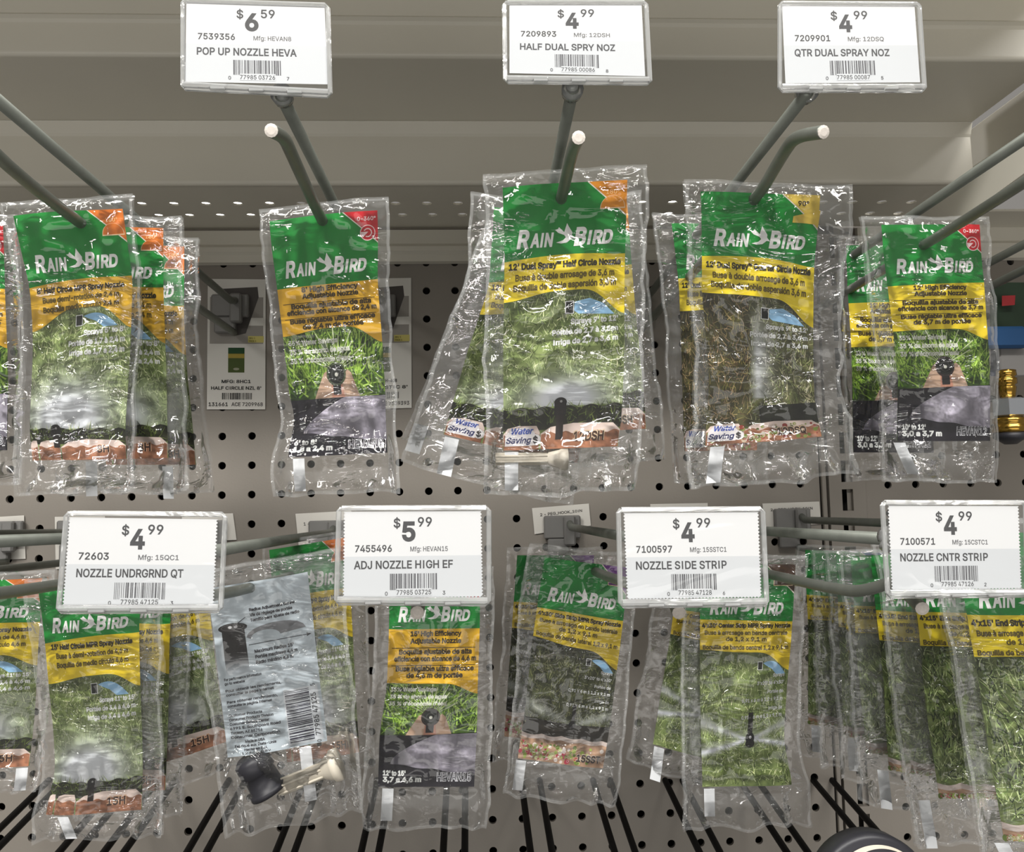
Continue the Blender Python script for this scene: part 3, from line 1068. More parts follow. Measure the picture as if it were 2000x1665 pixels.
class Surf:
    def __init__(s, rows, bow=2.0, twist=0.0, seed=1):
        """rows: (v, (xl, yl), (xr, yr), ratio_left, ratio_right)"""
        s.v = np.array([r[0] for r in rows])
        s.Lp = np.array([at(*r[1], yr(r[3])) for r in rows])
        s.Rp = np.array([at(*r[2], yr(r[4])) for r in rows])
        a = (s.Rp - s.Lp).mean(0); b = s.Lp[-1] + s.Rp[-1] - s.Lp[0] - s.Rp[0]
        n = np.cross(a, b); n /= np.linalg.norm(n)
        if n @ (CAM - s.Lp.mean(0)) < 0:
            n = -n
        s.n, s.bow, s.seed = n, bow, seed
        s.w = np.linalg.norm(s.Rp - s.Lp, axis=1).mean()
        s.h = np.linalg.norm(b) / 2
        s.up = -b / np.linalg.norm(b)

    def _ip(s, P, v):
        out = np.stack([np.interp(v, s.v, P[:, i]) for i in range(3)], 1)
        lo, hi = v < s.v[0], v > s.v[-1]
        # beyond the card the bag carries on along the overall direction of its edge
        d0 = (P[1] - P[0]) / (s.v[1] - s.v[0]); d1 = (P[-1] - P[0]) / (s.v[-1] - s.v[0])
        out[lo] = P[0] + (v[lo] - s.v[0])[:, None] * d0
        out[hi] = P[-1] + (v[hi] - s.v[-1])[:, None] * d1
        return out

    def edges(s, v):
        k = 0.035
        return tuple(sum(s._ip(P, v + o * k) for o in (-1, 0, 1)) / 3 if len(s.v) > 2 else s._ip(P, v) for P in (s.Lp, s.Rp))

    def __call__(s, x, y, off=0.0):
        u, v = x / CW, y / CH
        L, R = s.edges(v)
        uc, vc = np.clip(u, 0, 1), np.clip(v, 0, 1)
        d = s.bow * (4 * uc * (1 - uc) - .5) * .8 + s.bow * .6 * np.sin(vc * 5 + s.seed) + s.bow * .35 * np.sin(uc * 6 + vc * 9 + s.seed * 2)
        return L * (1 - u)[:, None] + R * u[:, None] + s.n * ((d + off) * .001)[:, None]


BAGS = []


def bag(label, kind, rows, group, mg=(7, 9, 8, 22), bow=2.0, seed=1, tabx=4, tabl=20, wr=1.0, contents=None, flare=(0, 0), tabrot=0.0, hole=None):
    """mg: clear margins left, right, top, bottom in card millimetres; flare widens the margins left/right at the foot"""
    S = Surf(rows, bow, seed=seed)
    kx, ky = S.w / (CW * .001), S.h / (CH * .001)
    lx, rx_, tp, bt = mg
    top = S(np.array([CW / 2]), np.array([-tp * 1.0]))[0]
    root = thing('sprinkler_nozzle_bag', label, 'package', top, group)
    # printed card
    V, F, K, Z = art(kind)
    P = S(V[:, 0], V[:, 1], Z * 0.09)
    link('label_card', P, F, MT['print'], root, False, K)
    # card stock behind the print, so that the card has a thickness
    nx, ny = 14, 30
    X, Y = np.meshgrid(np.linspace(0, CW, nx), np.linspace(0, CH, ny))
    # film
    rnd = np.random.RandomState(seed)
    us, vs = np.linspace(0, 1, FILM_NX), np.linspace(0, 1, FILM_NY)
    U, Vv = np.meshgrid(us, vs)
    yy = -tp + Vv * (CH + tp + bt)
    fl = np.clip(Vv, 0, 1) ** 1.5
    e1 = (noise2(Vv * 9 + 3, Vv * 0 + seed, seed) - .5) * 2.6 * wr + (noise2(Vv * 31, Vv * 0 + seed, seed + 4) - .5) * 1.0 * wr
    e2 = (noise2(Vv * 9 + 7, Vv * 0 + seed, seed + 1) - .5) * 2.6 * wr + (noise2(Vv * 31, Vv * 0 + seed, seed + 5) - .5) * 1.0 * wr
    x0 = -lx - flare[0] * fl + e1
    x1 = CW + rx_ + flare[1] * fl + e2
    xx = x0 * (1 - U) + x1 * U
    ex = np.minimum(U, 1 - U) * (CW + lx + rx_)
    ey = np.minimum(Vv, 1 - Vv) * (CH + tp + bt)
    yy = yy + (noise2(U * 6, U * 0 + seed, seed + 2) - .5) * 3.0 * wr * (Vv > .5) * (Vv - .5) * 2 + (noise2(U * 5, U * 0 + 2, seed + 3) - .5) * 1.6 * (Vv < .3)
    inside = sstep(2.0, 8.0, ex) * sstep(2.0, 7.0, ey)
    lowp = np.exp(-((yy - (CH + bt * .15)) / 13.0) ** 2)
    rid = 1 - np.abs(2 * noise2(xx / 9 + 11, yy / 12 + seed, seed + 6) - 1)
    rid2 = 1 - np.abs(2 * noise2(xx / 4.2 + yy / 14, yy / 5.5, seed + 7) - 1)
    clear = 1 - sstep(-1, 3, xx) * sstep(-1, 3, CW - xx) * sstep(-2, 2, CH - yy) * sstep(-2, 2, yy)
    wrk = (rid ** 3 * 2.0 + rid2 ** 3 * 1.1 * (.35 + .65 * clear)) * wr
    foot = sstep(CH + 3, CH + bt, yy) * np.sin(U * 24 + seed + 2 * np.sin(U * 7)) * 2.6 * wr
    front = 1.25 + inside * (1.0 + 4.0 * lowp) + wrk * (.35 + .65 * inside) + foot
    rear = -.6 - inside * (1.2 + 5.0 * lowp) - wrk[:, ::-1] * .6 + foot
    n = FILM_NX
    quad = [(i * n + j, (i + 1) * n + j, (i + 1) * n + j + 1, i * n + j + 1) for i in range(FILM_NY - 1) for j in range(n - 1)]
    pf = S(xx.ravel(), yy.ravel(), front.ravel())
    pb = S(xx.ravel(), yy.ravel(), rear.ravel())
    po = link('clear_pouch', pf, quad, MT['film'], root, True)
    po.data.materials.append(MT['seam_highlight'])
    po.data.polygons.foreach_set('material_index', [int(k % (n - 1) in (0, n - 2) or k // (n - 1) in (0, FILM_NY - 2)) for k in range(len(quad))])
    link('rear_film', pb, [q[::-1] for q in quad], MT['film_back'], root, True)
    # white paper tab sealed in the foot of the bag
    if tabl:
        tw = 7.5
        ys = np.linspace(CH + 1, CH + 1 + tabl, 8)
        tx = np.array([tabx, tabx + tw])
        X, Y = np.meshgrid(tx, ys)
        X = X + tabrot * (Y - CH)
        fo = .5 + sstep(CH + 3, CH + bt, Y) * 1.2
        p = S(X.ravel(), Y.ravel(), fo.ravel())
        link('paper_tab', p, [(2 * i, 2 * i + 2, 2 * i + 3, 2 * i + 1) for i in range(7)], MT['white'], root, True)
    if contents:
        contents(S, root)
    BAGS.append((root, S))
    return root, S


def loose_nozzle(S, root, x, y, ang, r=7.5, length=20, screen=True):
    """black spray nozzle and ivory filter screen lying loose in the bag foot"""
    k = S.w / CW
    ax_x = (S.Rp - S.Lp).mean(0); ax_x /= np.linalg.norm(ax_x)
    c, s_ = math.cos(ang), math.sin(ang)
    a = ax_x * c + S.up * s_
    if length:
        p0 = S(np.array([x]), np.array([y]), np.array([-2.0]))[0]
        b = MB().lathe([(r * k, 0), (r * k, .003), (r * .86 * k, .0035), (r * .82 * k, length * .55 * k), (r * .92 * k, length * .58 * k), (r * .92 * k, length * .9 * k), (r * .7 * k, length * k)],
                       p0, a, 20)
        b.obj('nozzle_body', MT['blackp'], root, True)
    if screen:
        sx, sy, sa, sl, sr = screen
        c, s_ = math.cos(sa), math.sin(sa)
        a2 = ax_x * c + S.up * s_
        p1 = S(np.array([sx]), np.array([sy]), np.array([-1.0]))[0]
        sl *= k; sr *= k
        b = MB().lathe([(sr * .75, 0), (sr * .8, sl * .72), (sr * 1.0, sl * .74), (sr * 1.5, sl * .88), (sr * 1.7, sl * .9), (sr * 1.7, sl)], p1, a2, 16)
        for k_ in range(6):
            t = k_ / 6 * 2 * math.pi
            u = np.cross(a2, S.n); u /= np.linalg.norm(u)
            w = np.cross(a2, u)
            o = (math.cos(t) * u + math.sin(t) * w) * sr * .8
            b.tube([p1 + o, p1 + a2 * sl * .72 + o], sr * .14, 6)
        b.obj('filter_screen', MT['ivory'], root, True)


# ------------------------------------------------------------------ setting: pegboard, rail, upright
def pegboard(name, x0, x1, z0, z1, ox, oz, r=.0034, th=.0032):
    """steel board with real round holes on a 1 inch grid"""
    i0, i1 = math.ceil((x0 - ox) / IN - .5), math.floor((x1 - ox) / IN - .5)
    b = MB()
    n = 12
    cols = [(ox + i * IN) for i in range(i0, i1 + 1)]
    j0, j1 = math.ceil((z0 - oz) / IN), math.floor((z1 - oz) / IN)
    xs0 = cols[0] - IN / 2
    ang = [math.radians(45 + k * 360 / n) for k in range(n)]
    for cx in cols:
        for j in range(j0, j1 + 1):
            cz = oz + j * IN
            h = IN / 2
            sq = []
            for a in ang:
                c, s = math.cos(a), math.sin(a)
                m = max(abs(c), abs(s))
                sq.append((cx + h * c / m, 0, cz + h * s / m))
            ci = [(cx + r * math.cos(a), 0, cz + r * math.sin(a)) for a in ang]
            cb = [(cx + r * math.cos(a), th, cz + r * math.sin(a)) for a in ang]
            v = sq + ci + cb
            f = []
            for k in range(n):
                q = (k + 1) % n
                f.append((k, q, n + q, n + k))
                f.append((n + k, n + q, 2 * n + q, 2 * n + k))
            b.add(v, f)
    lo, hi = cols[0] - IN / 2, cols[-1] + IN / 2
    zt, zb = oz + j1 * IN + IN / 2, oz + j0 * IN - IN / 2
    for a, c in ((x0, lo), (hi, x1)):
        if c - a > 1e-4:
            b.add([(a, 0, zb), (c, 0, zb), (c, 0, zt), (a, 0, zt)], [(0, 1, 2, 3)])
    return struct(b.obj(name, MT['board']))


XU0, XU1 = at(1603, 1000, 0)[0], at(1696, 1000, 0)[0]
ZTOP = at(1000, 440, 0)[2]
pegboard('wall_back', -0.36, XU0, -0.62, ZTOP - .006, 0.0, 0.0)
o2 = at(1734.5, 947.7, 0)
pegboard('wall_back_right', XU1, XU1 + .36, -0.62, ZTOP - .006, o2[0], o2[2])
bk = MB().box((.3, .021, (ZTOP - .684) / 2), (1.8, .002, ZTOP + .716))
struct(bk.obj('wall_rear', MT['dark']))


def rail(name, xa, xb):
    z0, z1 = at(800, 513, .006)[2], at(800, 446, .006)[2]
    zr = at(800, 488, .008)[2]
    b = MB()
    prof = [(-.0005, z1), (-.006, z1 - .0015), (-.006, zr + .006), (-.0085, zr + .003), (-.0085, zr - .001), (-.0055, zr - .0035), (-.0055, z0 + .0012), (-.0005, z0)]
    v = [(x, y, z) for x in (xa, xb) for y, z in prof]
    n = len(prof)
    f = [(i, i + 1, n + i + 1, n + i) for i in range(n - 1)] + [tuple(range(n)), tuple(range(n, 2 * n))[::-1]]
    b.add(v, f)
    return b.obj(name, MT['shelf'])


struct(rail('trim_1', -.36, XU0 - .001))
struct(rail('trim_2', XU1 + .001, XU1 + .36))

# slotted upright between the two boards
up = thing('slotted_upright', 'grey slotted steel upright between the two pegboard panels', 'upright', ((XU0 + XU1) / 2, 0, -.62))
sx0, sx1 = at(1645.5, 980, .004)[0], at(1667, 980, .004)[0]
zs = [at(1656, 956, .004)[2], at(1656, 998, .004)[2]]
sh = zs[0] - zs[1]
b = MB()
xa, xb = at(1622, 1000, .004)[0], at(1693, 1000, .004)[0]
pitch = IN
k = -16
edges_z = []
zc = (zs[0] + zs[1]) / 2
cells = []
for k in range(-12, 22):
    c = zc - k * pitch
    if -.62 < c < ZTOP:
        cells.append(c)
for c in cells:
    t, bo = c + pitch / 2, c - pitch / 2
    for (x_0, x_1, z_0, z_1) in ((xa, sx0, bo, t), (sx1, xb, bo, t), (sx0, sx1, c + sh / 2, t), (sx0, sx1, bo, c - sh / 2)):
        b.add([(x_0, -.004, z_0), (x_1, -.004, z_0), (x_1, -.004, z_1), (x_0, -.004, z_1)], [(0, 1, 2, 3)])
    for (x_0, x_1) in ((sx0, sx0), (sx1, sx1)):
        b.add([(x_0, -.004, c - sh / 2), (x_0, .002, c - sh / 2), (x_0, .002, c + sh / 2), (x_0, -.004, c + sh / 2)], [(0, 1, 2, 3)])
    b.add([(sx0, -.004, c - sh / 2), (sx1, -.004, c - sh / 2), (sx1, .002, c - sh / 2), (sx0, .002, c - sh / 2)], [(0, 1, 2, 3)])
zb_, zt_ = cells[-1] - pitch / 2, cells[0] + pitch / 2
for x in (xa, xb):
    b.add([(x, -.004, zb_), (x, .004, zb_), (x, .004, zt_), (x, -.004, zt_)], [(0, 1, 2, 3)])
b.obj('slotted_face', MT['board'], up)
b = MB()
xl0, xl1 = XU0 + .0012, xa - .0018
b.box(((xl0 + xl1) / 2, -.001, (zb_ + zt_) / 2), (xl1 - xl0, .004, zt_ - zb_), bevel=.0006)
b.obj('side_flange', MT['board'], up)
# dark inside of the upright and gaps
b = MB().box(((XU0 + XU1) / 2, .012, (zb_ + zt_) / 2), (XU1 - XU0, .002, zt_ - zb_))
b.obj('inner_channel', MT['dark'], up)


# ------------------------------------------------------------------ shelf overhead
def shelf(name, label, xa, xb, dz=0.0, holes=True):
    y1, y2 = yr(62.8 / 57.3), yr(60.3 / 57.3)
    zp = at(600, 398, y1)[2] + dz
    pa = at_z(600, 361, zp - dz)
    yfa = -pa[1]
    zs_ = at(600, 240, yfa)[2] + dz
    yfb = -at_z(600, 110, zs_ - dz)[1]
    zc_ = at(600, 42, yfb)[2] + dz
    root = thing(name, label, 'shelf', ((xa + xb) / 2, 0, zp))
    b = MB()
    # underside strip with a row of holes near the board, a deep lip, the main pan and the front stiffener
    r = .0042
    n = 10
    step = IN
    if holes:
        ox1 = at(402, 398, y1)[0]
        ox2 = at(430, 424, y2)[0]
        rows_ = [(-y1, ox1), (-y2, ox2)]
        ymid = -(y1 + y2) / 2
        bands = [(-yfa, ymid, rows_[0]), (ymid, -.0015, rows_[1])]
        for ya, yb_, (yc_, ox) in bands:
            i0, i1 = math.ceil((xa - ox) / step + .5), math.floor((xb - ox) / step - .5)
            ang = [2 * math.pi * k / n for k in range(n)]
            for i in range(i0, i1 + 1):
                cx = ox + i * step
                ci = [(cx + r * math.cos(a), yc_ + r * math.sin(a), zp) for a in ang]
                ct = [(x, y, z + .0015) for x, y, z in ci]
                sq = []
                for a in ang:
                    c, s = math.cos(a), math.sin(a)
                    ex_ = step / 2 / max(abs(c), 1e-6)
                    ey_ = ((yb_ - yc_) if s > 0 else (yc_ - ya)) / max(abs(s), 1e-6)
                    m = min(ex_, ey_)
                    sq.append((cx + m * c, yc_ + m * s, zp))
                f = []
                for k in range(n):
                    q = (k + 1) % n
                    f += [(k, q, n + q, n + k), (n + k, n + q, 2 * n + q, 2 * n + k)]
                b.add(sq + ci + ct, f)
                for sx_ in (-1, 1):
                    for yy_, q in ((ya, -1), (yb_, 1)):
                        co = [p for p in sq]
                        pass
            # square off each cell's corners
            for i in range(i0, i1 + 1):
                cx = ox + i * step
                for k in range(n):
                    q = (k + 1) % n
                    def edge(a):
                        c, s = math.cos(a), math.sin(a)
                        ex_ = step / 2 / max(abs(c), 1e-6)
                        ey_ = ((yb_ - yc_) if s > 0 else (yc_ - ya)) / max(abs(s), 1e-6)
                        return (min(ex_, ey_), ex_ < ey_, c, s)
                    m1, e1, c1, s1 = edge(ang[k]); m2, e2, c2, s2 = edge(ang[q])
                    if e1 != e2:
                        kx_ = cx + math.copysign(step / 2, c1 if e1 else c2)
                        ky_ = yb_ if (s1 if not e1 else s2) > 0 else ya
                        b.add([(cx + m1 * c1, yc_ + m1 * s1, zp), (kx_, ky_, zp), (cx + m2 * c2, yc_ + m2 * s2, zp)], [(0, 1, 2)])
            lo, hi = ox + i0 * step - step / 2, ox + i1 * step + step / 2
            for p0, p1 in ((xa, lo), (hi, xb)):
                if p1 - p0 > 1e-4:
                    b.add([(p0, ya, zp), (p1, ya, zp), (p1, yb_, zp), (p0, yb_, zp)], [(0, 1, 2, 3)])
    else:
        b.add([(xa, -yfa, zp), (xb, -yfa, zp), (xb, -.0015, zp), (xa, -.0015, zp)], [(0, 1, 2, 3)])
    b.obj('perforated_strip', MT['shelf'], root)
    b = MB()

    def sweep(prof, x_0, x_1, rad=.0):
        v = [(x, y, z) for x in (x_0, x_1) for y, z in prof]
        m = len(prof)
        b.add(v, [(i, i + 1, m + i + 1, m + i) for i in range(m - 1)])
    rr = .005
    arc = lambda cy, cz, a0, a1, r_: [(cy + r_ * math.cos(math.radians(a)), cz + r_ * math.sin(math.radians(a))) for a in np.linspace(a0, a1, 6)]
    # back lip: from strip up the front-facing lip to the pan
    lip = [(-yfa + .004, zp)] + arc(-yfa + rr * .4, zp + rr * .6, -90, -180, rr * .6)
    zl = at(600, 262, yfa)[2] + dz
    lip += [(-yfa, zl - .002), (-yfa - .0012, zl), (-yfa - .004, zs_ - .0006)]
    sweep(lip, xa, xb)
    b.add([(xb, y, z) for y, z in lip] + [(xb, -yfa + .004, zs_)], [tuple(range(len(lip) + 1))])
    b.obj('rear_lip', MT['shelf'], root)
    b = MB()
    pan = [(-yfa - .003, zs_)] + [(-yfb + .004, zs_)]
    sweep(pan, xa, xb)
    b.obj('underside_pan', MT['shelf'], root)
    b = MB()
    st = [(-yfb + .004, zs_)] + arc(-yfb + .003, zs_ + .003, -90, -180, .003) + [(-yfb, zc_ - .002)]
    zg = at(600, 34, yfb)[2] + dz
    zt = at(600, -30, yfb)[2] + dz
    OV = .12
    st += [(-yfb - .0015, zc_), (-yfb - .004, (zc_ + zg) / 2), (-yfb - .003, zg), (-yfb - .0045, zt)] + [(-yfb - .0045 - OV, zt), (-yfb - .0045 - OV, zt - .02), (-yfb - .0065 - OV, zt - .02), (-yfb - .0065 - OV, zt + .02)]
    sweep(st, xa, xb)
    b.obj('front_stiffener', MT['shelf'], root)
    b = MB()
    b.box(((xa + xb) / 2, -(yfb + OV) / 2, zt + .0215), (xb - xa, yfb + OV, .003))
    return root, b, dict(zp=zp, yfa=yfa, yfb=yfb, zs=zs_, zg=zg)


XE = at(1898, 300, yr(1.13))[0]
XE = at(1897, 300, -at_z(600, 361, at(600, 398, yr(62.8 / 57.3))[2])[1])[0]
shf, topb, SH = shelf('steel_shelf', 'pale steel shelf seen from below above the upper row of hooks', -.42, XE)
topb.obj('shelf_deck', MT['shelf'], shf)
sh2 = thing('steel_shelf', 'end of the neighbouring pale shelf at the upper right corner', 'shelf', (XE + .2, -.2, SH['zp']))
za, zb2 = at(1655, 1003 - 666, 0)[2], at(1655, 1003 - 597, 0)[2]
MB().box((XE + .009 + .25, -.05 - .18, (za + zb2) / 2), (.5, .36, za - zb2), bevel=.0015).obj('underside_pan', MT['shelf'], sh2)
MB().box((XE + .005 + .25, -.026, SH['zp'] - .002), (.5, .050, .002)).obj('rear_strip', MT['shelf'], sh2)
# shelf bracket of the next bay
br = MB()
xbk = at(1655, 540, 0)[0] + .004
pts = [(0, at(1655, 497, 0)[2]), (-.34, at(1655, 490, 0)[2] + .004), (-.34, at(1655, 520, 0)[2]), (-.02, at(1655, 578, 0)[2]), (0, at(1655, 578, 0)[2])]
v = [(x, y, z) for x in (xbk, xbk + .004) for y, z in pts]
br.add(v, [(0, 1, 2, 3, 4), (9, 8, 7, 6, 5)] + [(i, 5 + i, 5 + (i + 1) % 5, (i + 1) % 5) for i in range(5)])
tag(br.obj('shelf_bracket', MT['shelf']), 'slanting steel shelf bracket at the right under the neighbouring shelf', 'bracket')


# ------------------------------------------------------------------ hooks
WR = .0030


def hook(label, base, tagend, pegpts, plate_px=None, group='grey wire peg hooks', tag_r=.0030, two=True):
    """base: pixel of the hook plate on the board; wires run out from it. tagend (u, v, ratio) or None;
    pegpts list of (u, v, ratio)"""
    bp = at(*base, .004)
    root = thing('peg_hook', label, 'hook', bp, group)
    b = MB()
    b.box(bp + np.array((0, 0, 0)), (.032, .006, .020), bevel=.0012)
    b.box(bp + np.array((.006, -.004, -.003)), (.010, .008, .026), bevel=.0015)
    b.box(bp + np.array((-.004, -.001, -.017)), (.018, .006, .014), bevel=.001)
    b.obj('back_plate', MT['plate'], root)
    if tagend:
        e = at(tagend[0], tagend[1], yr(tagend[2]))
        s = bp + np.array((.006, -.004, 0.0))
        MB().tube([s + np.array((0, 0, .004)), s * .96 + e * .04, s * .9 + e * .1, e], tag_r, 12).obj('tag_wire', MT['hook'], root, True)
    P = [at(u, v, yr(r)) for u, v, r in pegpts]
    s = bp + np.array((.004, -.003, -.024))
    b = MB()
    pts = [s] + P
    b.tube(pts, WR, 12, smooth=2 if len(pts) > 2 else 0)
    pw_ = b.obj('peg_wire', MT['hook'], root, True)
    # pale sawn end
    d = P[-1] - P[-2]; d /= np.linalg.norm(d)
    MB().lathe([(WR * .98, 0), (WR * .98, .0003), (WR * .6, .0006)], P[-1], d, 12).obj('wire_tip', MT['tip'], pw_)
    return root


def ext(p0, vp, r):
    """pixel of the point on a straight out-going wire"""
    return (vp[0] + (p0[0] - vp[0]) * r, vp[1] + (p0[1] - vp[1]) * r, r)


VP = (905, 1003)
UP = 'upper row of scan hooks'
LO = 'lower row of scan hooks'
# upper row
h = lambda x, y, r: ext((x, y), VP, r)
hook('upper hook at the far left, holding the bags with orange corners', (450, 598), h(448, 598, 2.1), [h(446, 655, 1.5), h(446, 655, 1.95), h(446, 640, 2.1), h(446, 648, 2.2)], group=UP)
hook('upper hook carrying the $6.59 tag and the red-cornered bag', (737, 598), (549, 186, 1.97), [(632, 440, 1.6), (567, 295, 1.92), (555, 268, 2.0), (530, 255, 2.1)], group=UP)
hook('upper middle hook carrying the half dual spray tag', (1018, 598), (1119, 172, 1.97), [(1096, 392, 1.74), (1114, 310, 1.92), (1122, 283, 2.02), (1130, 269, 2.12)], group=UP)
hook('upper hook carrying the quarter dual spray tag', (1238, 598), (1577, 180, 1.98), [(1471, 402, 1.73), (1535, 290, 1.9), (1556, 266, 2.0), (1608, 258, 2.1)], group=UP)
hook('upper hook at the right, piercing the darker red-cornered bag', (1505, 600), h(1510, 598, 2.1), [h(1505, 654, 1.54), h(1505, 648, 1.9), h(1505, 640, 2.05), h(1505, 650, 2.2)], group=UP)
hook('upper hook at the right edge, above the brass hose fitting', (1735, 610), h(1735, 598, 1.6), [h(1735, 640, 1.3), h(1735, 640, 1.7)], group=UP)
# lower row
VL = (905, 1010)
g = lambda x, y, r: ext((x, y), VL, r)
hook('lower hook at the far left edge, beside the cut-off card', (8, 1042), None, [g(8, 1096, 1.2), g(8, 1096, 1.4)], group=LO)
hook('lower hook half hidden by the left edge of the $4.99 underground nozzle tag', (150, 1040), g(152, 1034, 1.9), [g(150, 1096, 1.3), g(150, 1096, 1.6)], group=LO)
hook('lower hook behind the underground nozzle tag, holding the orange-cornered bags', (404, 1040), g(404, 1036, 1.95), [g(404, 1094, 1.3), g(404, 1094, 1.8), g(404, 1088, 1.95)], group=LO)
hook('lower hook piercing the back-to-front bag, right of the underground nozzle tag', (640, 1040), (365, 1085, 2.03), [(516, 1145, 1.45), (350, 1176, 1.82), (325, 1160, 1.9), (296, 1166, 1.98)], group=LO)
hook('lower hook behind the $5.99 high efficiency tag', (858, 1040), (815, 1080, 2.03), [(858, 1115, 1.3), (826, 1172, 1.85), (820, 1166, 1.92), (815, 1197, 2.04)], group=LO)
hook('lower hook running right behind the side strip tag', (1098, 1030), (1290, 1060, 2.03), [g(1098, 1092, 1.3), g(1108, 1090, 1.85), (1305, 1150, 1.92), (1326, 1197, 2.04)], group=LO)
hook('lower hook bending up behind the center strip tag', (1326, 1028), (1745, 1054, 1.98), [(1500, 1122, 1.42), (1655, 1157, 1.72), (1700, 1152, 1.80), (1745, 1136, 1.86), (1772, 1160, 1.94), (1801, 1189, 2.04)], group=LO)
hook('lower hook at the right, holding the fanned end strip bags', (1547, 1016), g(1547, 1022, 1.6), [g(1547, 1088, 1.3), g(1547, 1088, 2.0), g(1547, 1080, 2.12)], group=LO)


# black double hooks at the bottom
VD = (915, 722)
DBL = 'black double-prong hooks along the bottom'
pairs = [(-22, 13), (137, 172), (222, 260), (380, 417), (549, 584), (711, 744), (867, 908), (1033, 1074), (1193, 1232), (1354, 1393), (1520, 1560), (1685, 1727)]
dvp = ray(*VD)
DL = ['at the far left corner below the cut-off bag', 'below the left end of the orange-cornered bag', 'below the clear foot of the orange-cornered bag',
      'just left of the back-to-front bag foot', 'below the foot of the back-to-front bag', 'between the back-to-front bag and the black-bottomed bag',
      'below the right foot of the black-bottomed bag', 'below the left foot of the purple-cornered bag', 'below the right foot of the purple-cornered bag',
      'below the left foot of the double-jet bag', 'below the right foot of the double-jet bag', 'beside the round black cap at the lower right']
for (xa_, xb_), dl in zip(pairs, DL):
    mid = ((xa_ + xb_) / 2)
    def onb(x):
        t = (1528 - VD[1]) / (1640 - VD[1])
        return at(VD[0] + (x - VD[0]) * t, 1528, .003)
    A, B = onb(xa_), onb(xb_)
    root = thing('double_hook', 'black double-prong hook ' + dl, 'hook', (A + B) / 2, DBL)
    bz = np.array((0, .0095, 0))
    MB().tube([A + bz, B + bz], .0022, 8).obj('cross_wire', MT['black'], root, True)
    d = -dvp / np.linalg.norm(dvp)
    for q in (A, B):
        MB().tube([q - d * .006, q + d * .30], .0026, 10).obj('prong', MT['black'], root, True)


# ------------------------------------------------------------------ price tags
def quad_surf(px, ratio):
    """px: TL, TR, BR, BL"""
    P = [at(u, v, yr(ratio)) for u, v in px]
    return P


